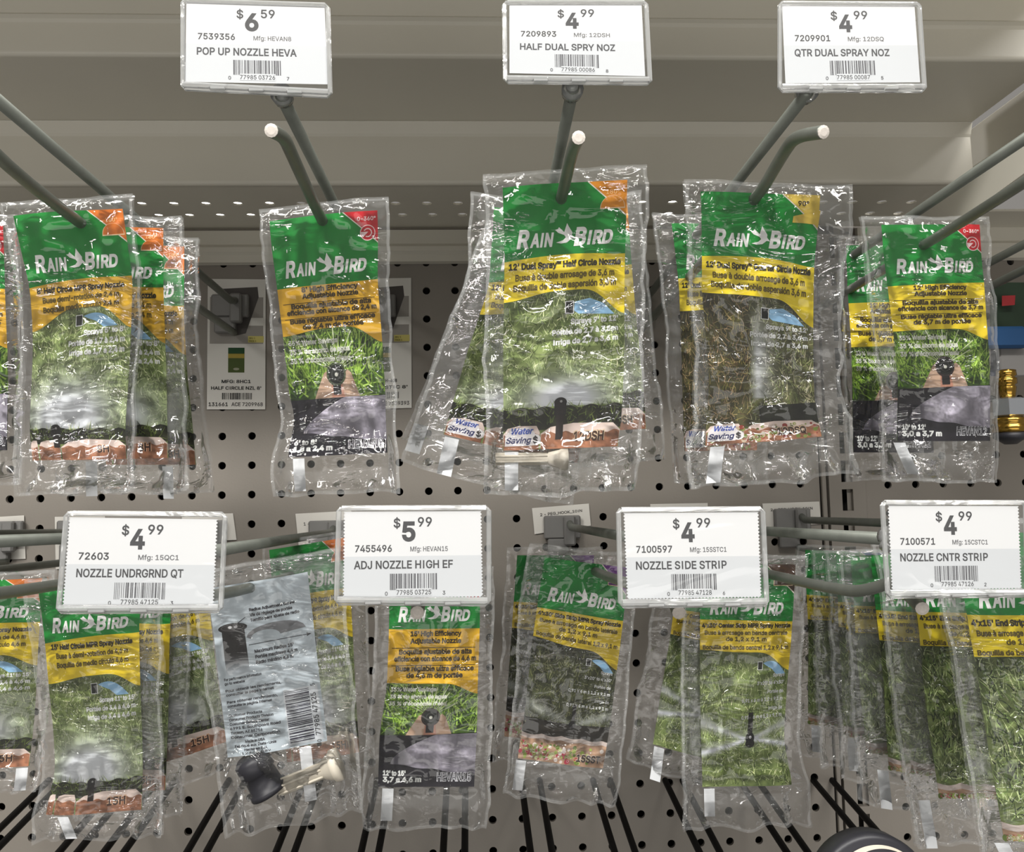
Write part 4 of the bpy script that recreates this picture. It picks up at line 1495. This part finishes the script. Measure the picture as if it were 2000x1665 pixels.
def price_tag(label, holder, paper, ratio, price, sku, mfg, nm, upc, zig=True, stem=None):
    H = quad_surf(holder, ratio)
    Q = quad_surf(paper, ratio)
    n = np.cross(Q[1] - Q[0], Q[3] - Q[0]); n /= np.linalg.norm(n)
    if n @ (CAM - Q[0]) < 0:
        n = -n
    root = thing('price_tag', label, 'price tag', (H[2] + H[3]) / 2, 'clear price tag holders')
    W_, H_ = 63.0, 39.0

    def mp(x, y, off):
        u, v = np.asarray(x) / W_, np.asarray(y) / H_
        u, v = u[:, None], v[:, None]
        return (Q[0] * (1 - u) + Q[1] * u) * (1 - v) + (Q[3] * (1 - u) + Q[2] * u) * v + n * np.asarray(off)[:, None]
    p = Print()
    up_c, lo_c = (198, 199, 200), (182, 185, 188)
    grey = .515 * H_
    if zig:
        T = 26
        def side(x, s, y0, y1, k):
            return [(x + (s * .75 if i % 2 else 0), y0 + (y1 - y0) * i / k) for i in range(k + 1)]
        topb_ = [(0, 0), (W_, 0)]
        rs = side(W_, -1, 0, grey, 26)
        p.poly([(0, 0)] + rs + side(0, 1, grey, 0, 26), up_c, 1)
        bs = [(W_ - W_ * i / 80, H_ - (.6 if i % 2 else 0)) for i in range(81)]
        p.poly(side(W_, -1, grey, H_, 26) + bs + side(0, 1, H_, grey, 26), lo_c, 1)
    else:
        p.rect(0, 0, W_, grey, up_c, 1, 6, 4)
        p.rect(0, grey, W_, H_, lo_c, 1, 6, 4)
    ink = (52, 52, 54)
    d, c = price.split('.')
    p.text('$', .36 * W_, .185 * H_, 3.9, ink, 2, bold=.01)
    p.text(d, .42 * W_, .335 * H_, 8.0, ink, 2, bold=.025, fit=6.2)
    p.text(c, .535 * W_, .175 * H_, 4.0, ink, 2, bold=.01, fit=6.4)
    p.text(sku, .085 * W_, .462 * H_, 2.9, ink, 2, bold=.012, fit=16.6 if len(sku) > 5 else 12.6)
    p.text('Mfg: ' + mfg, .48 * W_, .462 * H_, 2.1, (84, 84, 86), 2, bold=.005, fit=17)
    p.text(nm, .078 * W_, .655 * H_, 3.4, ink, 2, bold=.012, fit=2.42 * len(nm) + 1.0)
    rnd = random.Random(sku)
    barcode(p, .335 * W_, .715 * H_, .335 * W_, .185 * H_, 2, rnd, (70, 70, 74))
    p.rect(.38 * W_, .885 * H_, .63 * W_, .97 * H_, lo_c, 2.5)
    p.text(upc[1:6] + ' ' + upc[6:11], .505 * W_, .955 * H_, 2.0, ink, 3, 'c', bold=.005, fit=15.5)
    p.text(upc[0], .30 * W_, .96 * H_, 1.6, ink, 3)
    p.text(upc[-1], .71 * W_, .96 * H_, 1.6, ink, 3)
    V, F, K, Z = p.arrays()
    link('paper_label', mp(V[:, 0], V[:, 1], Z * .00006), F, MT['paper'], root, False, K)
    # holder: clear sleeve with a thick rim, open bottom rail and a clip for the wire
    def hp(u, v, off):
        return (H[0] * (1 - u) + H[1] * u) * (1 - v) + (H[3] * (1 - u) + H[2] * u) * v + n * off
    b = MB()
    b.add([hp(0, 0, .0012), hp(1, 0, .0012), hp(1, 1, .0012), hp(0, 1, .0012)], [(0, 1, 2, 3)])
    b.add([hp(0, 0, -.0012), hp(1, 0, -.0012), hp(1, 1, -.0012), hp(0, 1, -.0012)], [(3, 2, 1, 0)])
    b.obj('clear_sleeve', MT['holder'], root)
    b = MB()
    r = .0011
    cn = .02
    loop = [hp(cn, 0, 0), hp(1 - cn, 0, 0), hp(1, cn * 1.6, 0), hp(1, 1 - cn * 1.6, 0), hp(1 - cn, 1, 0), hp(cn, 1, 0), hp(0, 1 - cn * 1.6, 0), hp(0, cn * 1.6, 0), hp(cn, 0, 0)]
    b.tube(loop, r, 8, cap=False)
    b.tube([hp(.01, .965, .0008), hp(.99, .965, .0008)], .0014, 8)
    for u in (.24, .5, .76):
        b.box(hp(u, .985, .0008), (.007, .0024, .0022), bevel=.0004)
    b.obj('clear_rim', MT['holder_edge'], root, False)
    if stem:
        e = at(stem[0], stem[1], yr(ratio * .985))
        m_ = hp(.5, .97, -.004)
        b = MB().tube([e + np.array((0, .006, .001)), e + np.array((0, .0005, .001))], [.0046, .0052], 14)
        sv = min(.96, max(.5, (stem[1] - holder[0][1]) / (holder[3][1] - holder[0][1])))
        b.tube([e + np.array((0, .002, .001)), hp((stem[0] - holder[3][0]) / (holder[2][0] - holder[3][0]), sv, -.0045)], .0030, 10)
        b.obj('wire_clip', MT['holder_edge'], root, True)
    return root


price_tag('price tag reading $6.59 POP UP NOZZLE HEVA at upper left', [(357, 1), (640, 10), (645, 188), (357, 173)], [(364, 4), (634, 12), (641, 165), (362, 160)], 2.0,
          '6.59', '7539356', 'HEVAN8', 'POP UP NOZZLE HEVA', '077985037267', False, (549, 186))
price_tag('price tag reading $4.99 HALF DUAL SPRY NOZ at upper middle', [(985, 5), (1262, 5), (1270, 163), (987, 160)], [(995, 9), (1253, 9), (1260, 149), (995, 143)], 2.0,
          '4.99', '7209893', '12DSH', 'HALF DUAL SPRY NOZ', '077985000868', False, (1119, 176))
price_tag('price tag reading $4.99 QTR DUAL SPRAY NOZ at upper right', [(1523, 6), (1795, 8), (1806, 177), (1523, 177)], [(1527, 10), (1786, 12), (1797, 161), (1534, 163)], 2.0,
          '4.99', '7209901', '12DSQ', 'QTR DUAL SPRAY NOZ', '077985000875', False, (1580, 180))
price_tag('price tag reading $4.99 NOZZLE UNDRGRND QT at lower left', [(130, 1003), (440, 1005), (431, 1193), (114, 1195)], [(134, 1011), (426, 1015), (418, 1189), (121, 1189)], 2.08,
          '4.99', '72603', '15QC1', 'NOZZLE UNDRGRND QT', '077985471253', True, (365, 1085))
price_tag('price tag reading $5.99 ADJ NOZZLE HIGH EF at lower centre', [(662, 993), (955, 992), (955, 1180), (657, 1178)], [(671, 1000), (941, 998), (944, 1167), (669, 1172)], 2.08,
          '5.99', '7455496', 'HEVAN15', 'ADJ NOZZLE HIGH EF', '077985037253', True, (815, 1080))
price_tag('price tag reading $4.99 NOZZLE SIDE STRIP, right of centre', [(1208, 996), (1490, 994), (1498, 1181), (1212, 1184)], [(1217, 1002), (1482, 1000), (1488, 1168), (1224, 1172)], 2.08,
          '4.99', '7100597', '15SSTC1', 'NOZZLE SIDE STRIP', '077985471286', True, (1290, 1060))
price_tag('price tag reading $4.99 NOZZLE CNTR STRIP at the right edge', [(1723, 982), (2003, 982), (2007, 1163), (1734, 1165)], [(1733, 987), (1990, 989), (1996, 1151), (1741, 1155)], 2.08,
          '4.99', '7100571', '15CSTC1', 'NOZZLE CNTR STRIP', '077985471262', True, (1745, 1054))


# ------------------------------------------------------------------ planogram cards and hook slips on the board
def slip(label, px, draw, W_, H_, yf=.0012, group=None, cat='card'):
    Q = [at(u, v, yf) for u, v in px]
    p = Print()
    draw(p, W_, H_)
    V, F, K, Z = p.arrays()
    u, v = (V[:, 0] / W_)[:, None], (V[:, 1] / H_)[:, None]
    P = (Q[0] * (1 - u) + Q[1] * u) * (1 - v) + (Q[3] * (1 - u) + Q[2] * u) * v + np.array((0, -1, 0)) * (Z * .00008)[:, None]
    o = link('shelf_plan_card' if H_ > 60 else 'hook_slip', P, F, MT['paper'], None, False, K)
    return tag(o, label, cat, group)


def plan_card(mfg, nm, no, ace):
    def draw(p, w, h):
        p.rect(0, 0, w, h, (214, 212, 206), 1, 4, 8)
        p.rect(2, .14 * h, w - 2, .50 * h, (150, 146, 140), 2)
        p.rect(w * .55, .30 * h, w - 2, .36 * h, (214, 212, 206), 3)
        p.poly([(.12 * w, .08 * h), (.86 * w, .06 * h), (.88 * w, .14 * h), (.66 * w, .42 * h), (.46 * w, .44 * h), (.30 * w, .30 * h), (.30 * w, .2 * h)], (78, 74, 72), 3.5)
        p.rect(.38 * w, .24 * h, .44 * w, .42 * h, (40, 38, 38), 4)
        p.rect(.46 * w, .26 * h, .50 * w, .42 * h, (200, 198, 194), 4)
        p.rect(.70 * w, .44 * h, .97 * w, .49 * h, (196, 186, 110), 4)
        p.text('SKU 1', .72 * w, .462 * h, 1.3, (80, 76, 30), 5, bold=.01)
        p.text('FACE 1', .72 * w, .484 * h, 1.3, (80, 76, 30), 5, bold=.01)
        x0, x1, y0, y1 = .36 * w, .64 * w, .53 * h, .72 * h
        p.rect(x0, y0, x1, y1, (70, 84, 40), 3)
        p.rect(x0, y0, x1, y0 + .22 * (y1 - y0), (34, 70, 40), 4)
        p.rect(x0, y0 + .25 * (y1 - y0), x1, y0 + .42 * (y1 - y0), (158, 140, 60), 4)
        p.disc((x0 + x1) / 2, y1 - 3, 2.6, (150, 150, 130), 4, sy=.4)
        p.text(mfg, .5 * w, .80 * h, 2.6, (40, 40, 40), 4, 'c', bold=.015, fit=.5 * w)
        p.text(nm, .5 * w, .85 * h, 2.6, (40, 40, 40), 4, 'c', bold=.015, fit=.86 * w)
        barcode(p, .26 * w, .875 * h, .52 * w, .05 * h, 4, random.Random(nm), (40, 40, 40))
        p.text(no, .03 * w, .975 * h, 3.0, (40, 40, 40), 4, bold=.01, fit=.33 * w)
        p.text(ace, .42 * w, .975 * h, 3.0, (84, 80, 80), 4, bold=.01, fit=.54 * w)
    return draw


PC = 'white shelf plan cards on the pegboard'
slip('white plan card showing a small green package, between the left and red-cornered bags', [(406, 545), (519, 546), (518, 800), (404, 800)],
     plan_card('MFG: 8HC1', "HALF CIRCLE NZL 8'", '131661', 'ACE 7209968'), 50, 112, group=PC)
slip('white plan card mostly hidden behind the right side of the red-cornered bag', [(690, 545), (803, 543), (804, 797), (690, 800)],
     plan_card('MFG: A-8H-408', "1/2\" PLASTIC 8'", '131711', 'ACE 7539393'), 50, 112, group=PC)


def hook_slip(t):
    def draw(p, w, h):
        p.rect(0, 0, w, h, (206, 203, 196), 1, 4, 3)
        p.text(t, .5 * w, .34 * h, 2.6, (66, 64, 62), 3, 'c', bold=.01, fit=.74 * w)
    return draw


SLG = 'white hook slips on the pegboard'
slip('white hook slip cut by the left edge of the photo', [(-52, 1013), (47, 1007), (50, 1092), (-50, 1096)], hook_slip('1 - PEG_HOOK_10IN'), 44, 38, group=SLG)
slip('white hook slip behind the left edge of the underground nozzle tag', [(107, 1010), (205, 1008), (206, 1110), (109, 1112)], hook_slip('1 - PEG_HOOK_10IN'), 44, 45, group=SLG)
slip('white hook slip behind the right edge of the underground nozzle tag', [(355, 1006), (455, 1003), (462, 1055), (358, 1060)], hook_slip('1 - PEG_HOOK_10IN'), 46, 28, group=SLG)
slip('white hook slip behind the left edge of the $5.99 tag', [(577, 1004), (686, 998), (690, 1070), (584, 1074)], hook_slip('1 - PEG_HOOK_10IN'), 47, 31, group=SLG)
slip('white hook slip above the purple-cornered bag', [(1039, 993), (1150, 984), (1154, 1027), (1044, 1044)], hook_slip('2 - PEG_HOOK_10IN'), 48, 24, group=SLG)
slip('white hook slip above the side strip tag', [(1270, 985), (1382, 983), (1384, 1050), (1272, 1052)], hook_slip('2 - PEG_HOOK_10IN'), 48, 30, group=SLG)
slip('white hook slip beside the slotted upright', [(1489, 984), (1600, 980), (1604, 1024), (1494, 1030)], hook_slip('2 - PEG_HOOK_10IN'), 48, 24, group=SLG)


# ------------------------------------------------------------------ bags
GU = 'clear nozzle bags on the upper hooks'
GL = 'clear nozzle bags on the lower hooks'


def rows4(tl, tr, br_, bl, r, rb=None, mid=()):
    rb = rb or r
    R_ = [(0, tl, tr, r, r)]
    for v, a, b_ in mid:
        q = r + (rb - r) * v
        R_.append((v, a, b_, q, q))
    R_.append((1, bl, br_, rb, rb))
    return R_


# upper left stack
bag('front bag with orange-cornered card at the upper left, shiny clear edges', 'half8',
    rows4((24, 421), (238, 407), (250, 895), (66, 899), 1.63, 1.60, [(.285, (55, 559), (257, 544)), (.47, (59, 650), (253, 622)), (.85, (60, 838), (246, 838))]),
    GU, mg=(5, 6, 7, 19), seed=3, bow=2.5, flare=(9, 0), tabx=20, tabl=0)
bag('second orange-cornered bag, peeking out behind the front one at upper left', 'half8',
    rows4((118, 445), (318, 445), (330, 895), (140, 900), 1.50, 1.50, [(.29, (120, 568), (318, 568)), (.6, (122, 720), (322, 720))]),
    GU, mg=(6, 12, 7, 20), seed=9, tabx=10, flare=(0, 0))
bag('third orange-cornered bag, hindmost of the upper left stack beside the plan card', 'half8',
    rows4((182, 480), (358, 480), (382, 908), (206, 908), 1.36, 1.36, [(.3, (183, 612), (360, 610)), (.6, (186, 740), (366, 738))]),
    GU, mg=(6, 10, 6, 18), seed=12, tabx=40)
bag('bag cut off by the left edge in the upper row, green and cream strip showing', 'adj8',
    rows4((-190, 440), (5, 440), (16, 880), (-178, 885), 1.40, 1.40), GU, mg=(6, 10, 6, 20), seed=15, tabx=52, tabl=20)
# single red corner
bag('bag with red-cornered card and black foot, hanging alone at upper centre left', 'adj8',
    rows4((526, 432), (737, 411), (757, 884), (563, 893), 1.60, 1.57, [(.10, (529, 478), (738, 456)), (.29, (541, 566), (737, 547)), (.52, (553, 668), (745, 652)), (.74, (564, 775), (752, 766)), (.83, (577, 820), (753, 810)), (.88, (570, 845), (754, 832))]),
    GU, mg=(5, 6.5, 7, 23), seed=21, bow=2.2, tabx=3, tabl=19, flare=(6, 0))
# dual half stack (back ones first)
bag('hindmost fanned bag at upper middle, only its clear foot and white tab showing left', 'dualhalf',
    rows4((1010, 448), (1200, 462), (1130, 905), (895, 845), 1.40, 1.40), GU, mg=(22, 8, 6, 14), seed=31, tabx=-23, tabl=19, flare=(4, 0))
bag('tilted bag behind the orange-cornered front bag at upper middle, water saving badge at left', 'dualhalf',
    rows4((965, 405), (1165, 430), (1100, 905), (866, 848), 1.52, 1.52, [(.3, (955, 560), (1160, 575)), (.6, (912, 690), (1140, 725))]), GU, mg=(14, 8, 6, 22), seed=33, tabx=1, tabl=22, flare=(4, 0))
bag('bag swung right behind the orange-cornered front bag, brown corner showing', 'dualhalf',
    rows4((1040, 420), (1225, 395), (1262, 838), (1070, 850), 1.56, 1.56), GU, mg=(6, 10, 6, 20), seed=35, tabl=0)


def c_dual(S, root):
    loose_nozzle(S, root, 30, CH + 6, 0, length=0, screen=(-4, CH + 4.5, -.06, 38, 3.6))


bag('front bag with big orange-cornered half circle card at upper middle', 'dualhalf',
    rows4((982, 366), (1226, 350), (1206, 872), (982, 880), 1.74, 1.70, [(.28, (986, 508), (1222, 496)), (.6, (983, 690), (1221, 664)), (.86, (983, 812), (1214, 800))]),
    GU, mg=(10, 11, 7, 24), seed=41, bow=2.6, tabx=1, tabl=20, contents=c_dual, wr=1.15)
# dual quarter
bag('dim bag behind the yellow-cornered one, green sliver at its left', 'dualqtr',
    rows4((1311, 437), (1490, 440), (1480, 880), (1338, 882), 1.32, 1.32, [(.3, (1327, 560), (1498, 562))]), GU, mg=(12, 8, 6, 20), seed=45, tabl=0)
bag('front bag with yellow-cornered quarter circle card, very crinkled right edge', 'dualqtr',
    rows4((1367, 375), (1600, 383), (1610, 852), (1379, 871), 1.72, 1.66, [(.26, (1371, 499), (1590, 514)), (.42, (1373, 578), (1591, 606)), (.72, (1387, 736), (1591, 736)), (.85, (1384, 806), (1596, 800))]),
    GU, mg=(9, 17, 6, 25), seed=51, bow=3.0, tabx=3, tabl=20, wr=1.5, tabrot=-.15)
bag('dark bag behind the red-cornered one at upper right, left sliver showing', 'adj12',
    rows4((1655, 478), (1815, 480), (1825, 885), (1668, 884), 1.25, 1.25), GU, mg=(6, 8, 6, 18), seed=55, tabl=0)
bag('shaded bag with red-cornered card and grey spray photo at upper right', 'adj12',
    rows4((1724, 438), (1916, 438), (1936, 862), (1754, 862), 1.50, 1.46, [(.285, (1737, 559), (1927, 555)), (.5, (1743, 648), (1927, 642)), (.76, (1753, 762), (1932, 757))]),
    GU, mg=(14, 5, 5, 26), seed=61, bow=2.4, tabx=-3, tabl=20, tabrot=.35, flare=(-2, 0))

# lower row
bag('bag cut by the left edge in the lower row, brick stone at its foot', 'half15',
    rows4((-130, 1135), (82, 1130), (58, 1496), (-140, 1508), 1.42, 1.40), GL, mg=(6, 8, 6, 18), seed=65, tabx=56, tabl=16)
bag('hindmost tilted bag under the underground nozzle tag, lifted foot by the back-to-front bag', 'half15',
    rows4((225, 1110), (392, 1078), (442, 1450), (262, 1508), 1.30, 1.30), GL, mg=(6, 8, 6, 18), seed=67, tabl=0)
bag('middle bag under the underground nozzle tag, yellow strip at its right', 'half15',
    rows4((150, 1120), (337, 1120), (322, 1545), (160, 1548), 1.36, 1.36), GL, mg=(6, 14, 6, 16), seed=69, tabl=0)
bag('front bag at lower left with bright misty lawn and bare brick edge', 'half15',
    rows4((74, 1150), (273, 1140), (277, 1582), (89, 1591), 1.48, 1.44, [(.25, (86, 1256), (270, 1242)), (.6, (100, 1420), (274, 1400)), (.8, (104, 1510), (276, 1495))]),
    GL, mg=(8, 15, 6, 16), seed=71, bow=2.4, tabx=8, tabl=13, tabrot=.5, flare=(0, 0))
bag('narrow tilted bag behind the back-to-front bag, yellow strip and blue arc showing', 'half15',
    rows4((525, 1075), (677, 1050), (702, 1470), (560, 1490), 1.28, 1.28), GL, mg=(6, 14, 5, 10), seed=73, tabl=0)


def c_back(S, root):
    loose_nozzle(S, root, 24, CH + 33, 1.95, r=12.5, length=27, screen=(30, CH + 31, .22, 42, 6.2))


bag('bag hung back to front, pale blue text card with printed barcode', 'back',
    rows4((404, 1150), (601, 1117), (639, 1449), (444, 1481), 1.50, 1.46, [(.3, (417, 1245), (611, 1212)), (.7, (432, 1385), (626, 1350))]),
    GL, mg=(9, 22, 16, 62), seed=77, bow=2.0, tabx=46, tabl=44, contents=c_back, flare=(-4, -4), wr=1.2)
bag('bag under the $5.99 tag, black foot with white outline lettering', 'adj15',
    rows4((760, 1120), (938, 1120), (926, 1538), (738, 1538), 1.36, 1.36, [(.26, (760, 1230), (937, 1228)), (.5, (756, 1340), (933, 1336)), (.76, (741, 1438), (931, 1436))]),
    GL, mg=(10, 10, 5, 26), seed=81, bow=2.0, tabx=3, tabl=20)
bag('dark bag hiding behind the purple-cornered one, left side only', 'side',
    rows4((1010, 1085), (1160, 1085), (1140, 1450), (985, 1440), 1.20, 1.20), GL, mg=(8, 8, 6, 18), seed=83, tabl=0)
bag('tilted bag with purple-cornered card and dark lawn photo, below the hook slip', 'side',
    rows4((1064, 1089), (1228, 1110), (1177, 1500), (1011, 1481), 1.32, 1.30, [(.265, (1049, 1189), (1218, 1214)), (.42, (1041, 1250), (1210, 1282)), (.76, (1025, 1388), (1192, 1410))]),
    GL, mg=(13, 6, 9, 25), seed=85, bow=2.2, tabx=-1, tabl=20, flare=(-6, 8))
bag('tilted bag behind the double-jet bag, grassy strip and white tab at left', 'center',
    rows4((1330, 1100), (1480, 1110), (1440, 1500), (1276, 1455), 1.26, 1.26), GL, mg=(17, 8, 6, 18), seed=87, tabx=1, tabl=24)
bag('front bag with two white water jets on lawn, right of centre', 'center',
    rows4((1367, 1103), (1555, 1103), (1546, 1532), (1371, 1536), 1.36, 1.34, [(.4, (1369, 1273), (1546, 1272)), (.8, (1369, 1460), (1530, 1446))]),
    GL, mg=(12, 8, 6, 26), seed=91, bow=2.2, tabx=1, tabl=17, flare=(3, 6))
# fanned end strip stack, back to front
bag('hindmost bag of the fanned stack right of the double-jet bag, very dark lawn', 'end',
    rows4((1575, 1075), (1730, 1080), (1745, 1430), (1580, 1415), 1.22, 1.22), GL, mg=(8, 6, 4, 26), seed=93, tabx=2, tabl=20)
bag('second hindmost bag of the fanned stack, beside the slotted upright', 'end',
    rows4((1632, 1085), (1790, 1085), (1815, 1450), (1650, 1440), 1.27, 1.27), GL, mg=(20, 6, 4, 24), seed=95, tabx=2, tabl=24)
bag('middle bag of the fanned stack, narrow yellow strip below the bent wire', 'end',
    rows4((1662, 1085), (1828, 1085), (1860, 1480), (1690, 1470), 1.31, 1.31), GL, mg=(19, 6, 4, 20), seed=97, tabl=0)
bag('bag of the fanned stack with bulging shiny foot and pale stone edge', 'end',
    rows4((1704, 1085), (1880, 1085), (1925, 1530), (1738, 1505), 1.38, 1.38), GL, mg=(22, 6, 4, 24), seed=99, tabx=-8, tabl=24, wr=1.3)
bag('bag second from front of the fanned stack, lettering cut by the front bag', 'end',
    rows4((1768, 1075), (1960, 1075), (2030, 1560), (1838, 1562), 1.50, 1.48, [(.33, (1795, 1228), (1990, 1228)), (.68, (1812, 1400), (2010, 1400))]),
    GL, mg=(21, 6, 4, 26), seed=101, tabx=-14, tabl=26)
bag('frontmost end strip bag cut off by the right edge, large bright lawn card', 'end',
    rows4((1862, 1040), (2100, 1040), (2190, 1640), (1958, 1640), 1.76, 1.72, [(.35, (1900, 1258), (2138, 1256)), (.5, (1917, 1338), (2152, 1338))]),
    GL, mg=(13, 8, 6, 26), seed=103, bow=2.0, tabx=-6, tabl=16, tabrot=.4)

# ------------------------------------------------------------------ things at the right edge and bottom
r0 = 1.30
c0 = at(1974, 790, yr(r0))
fit = thing('hose_fitting', 'brass hose fitting with bright steel collar at the right edge', 'fitting', c0)
mmp = .001
cc = at(1974, 862, yr(r0))
zs_ = lambda v: at(1974, v, yr(r0))[2] - cc[2]
K_ = .0078
MB().lathe([(.003, zs_(722)), (.0062, zs_(724)), (.0066, zs_(734)), (.0048, zs_(737)), (.0066, zs_(740)), (.0066, zs_(750)), (.005, zs_(753)), (.006, zs_(757)), (.0044, zs_(785))], cc, n=20).obj('barbed_stem', MT['brass'], fit, True)
MB().lathe([(.0085, zs_(778)), (.0112, zs_(781)), (.0112, zs_(812)), (.0095, zs_(815))], cc, n=6).obj('hex_collar', MT['steel'], fit)
MB().lathe([(.0088, zs_(815)), (.0108, zs_(818)), (.0108, zs_(826)), (.0098, zs_(829)), (.0112, zs_(832)), (.0112, zs_(842)), (.010, zs_(846))], cc, n=22).obj('brass_nut', MT['brass'], fit, True)
MB().lathe([(.0106, zs_(846)), (.0108, zs_(856)), (.007, zs_(862)), (.004, zs_(868))], cc, n=20).obj('rubber_foot', MT['blackp'], fit, True)
pk = thing('carded_fitting', 'green and blue carded fitting in shade-darkened colours behind the right-hand red-cornered bag', 'package', at(1975, 560, yr(1.22)))
q = [at(u, v, yr(1.22)) for u, v in ((1935, 552), (2060, 552), (2060, 640), (1935, 640))]
MB().add(q + [p + np.array((0, .001, 0)) for p in q], [(0, 1, 2, 3), (7, 6, 5, 4), (0, 4, 5, 1), (1, 5, 6, 2), (2, 6, 7, 3), (3, 7, 4, 0)]).obj('green_header', MT['green'], pk)
q = [at(u, v, yr(1.23)) for u, v in ((1957, 578), (1983, 577), (1982, 596), (1957, 598))]
MB().add(q, [(0, 1, 2, 3)]).obj('red_emblem', MT['red'], pk)
pw = [at(u, v, yr(1.22)) for u, v in ((1935, 640), (2060, 640), (2060, 735), (1935, 735))]
MB().add(pw, [(0, 1, 2, 3)]).obj('dark_card', mat('navy_card', L3(24, 34, 62), .5), pk)
bc = (at(1962, 660, yr(1.25)))
MB().box(bc, (.030, .008, .016), bevel=.002).obj('blue_clip', MT['blue'], pk)
MB().box(at(1990, 702, yr(1.24)), (.030, .003, .026), bevel=.001).obj('shaded_blister', mat('shaded_blister_card', L3(120, 118, 116), .5), pk)  # white blister greyed to put the surrounding shade into its colour

# round black cap with a pale swoosh at the bottom edge
cp = at(1690, 1740, yr(1.55))
capo = thing('round_cap', 'round black plastic cap with a pale curved stripe at the bottom edge', 'cap', cp)
dirv = np.array((0, -1.0, .12)); dirv /= np.linalg.norm(dirv)
R0 = .033
MB().lathe([(R0, 0), (R0, .012), (R0 * .985, .0138), (R0 * .95, .0150), (R0 * .91, .0153), (.001, .0153)], cp, dirv, 56).obj('cap_body', MT['blackp'], capo, True)
A = np.linspace(math.radians(35), math.radians(128), 30)
u_ = np.array((1.0, 0, 0)); w_ = np.cross(u_, dirv)
if w_[2] < 0:
    w_ = -w_
v = []
for i, a in enumerate(A):
    wd = .0004 + .0034 * (i / 29.0) ** 1.6
    for rr_ in (R0 * .82 - wd, R0 * .82 + .0003):
        v.append(cp + dirv * .0157 + (u_ * (math.cos(a) + .06) + w_ * math.sin(a)) * rr_)
f = [(2 * i, 2 * i + 1, 2 * i + 3, 2 * i + 2) for i in range(len(A) - 1)]
MB().add(v, f).obj('pale_stripe', MT['ivory'], capo)

# emissive panels added behind the board so the shelf's strip holes show white

for (ua, ub), nm in (((-500, 560), 'left'), ((1250, 1350), 'right')):
    Yl = 1.1
    pa, pb = at(ua, 398, -Yl), at(ub, 398, -Yl)
    zc = (pa[2] + pb[2]) / 2
    o = MB().box(((pa[0] + pb[0]) / 2, Yl, zc), (abs(pb[0] - pa[0]), .02, .34), bevel=.004).obj('hole_backlight', MT['backlight'])
    tag(o, 'glowing panel added to whiten the shelf perforations at the ' + nm, 'backlight')
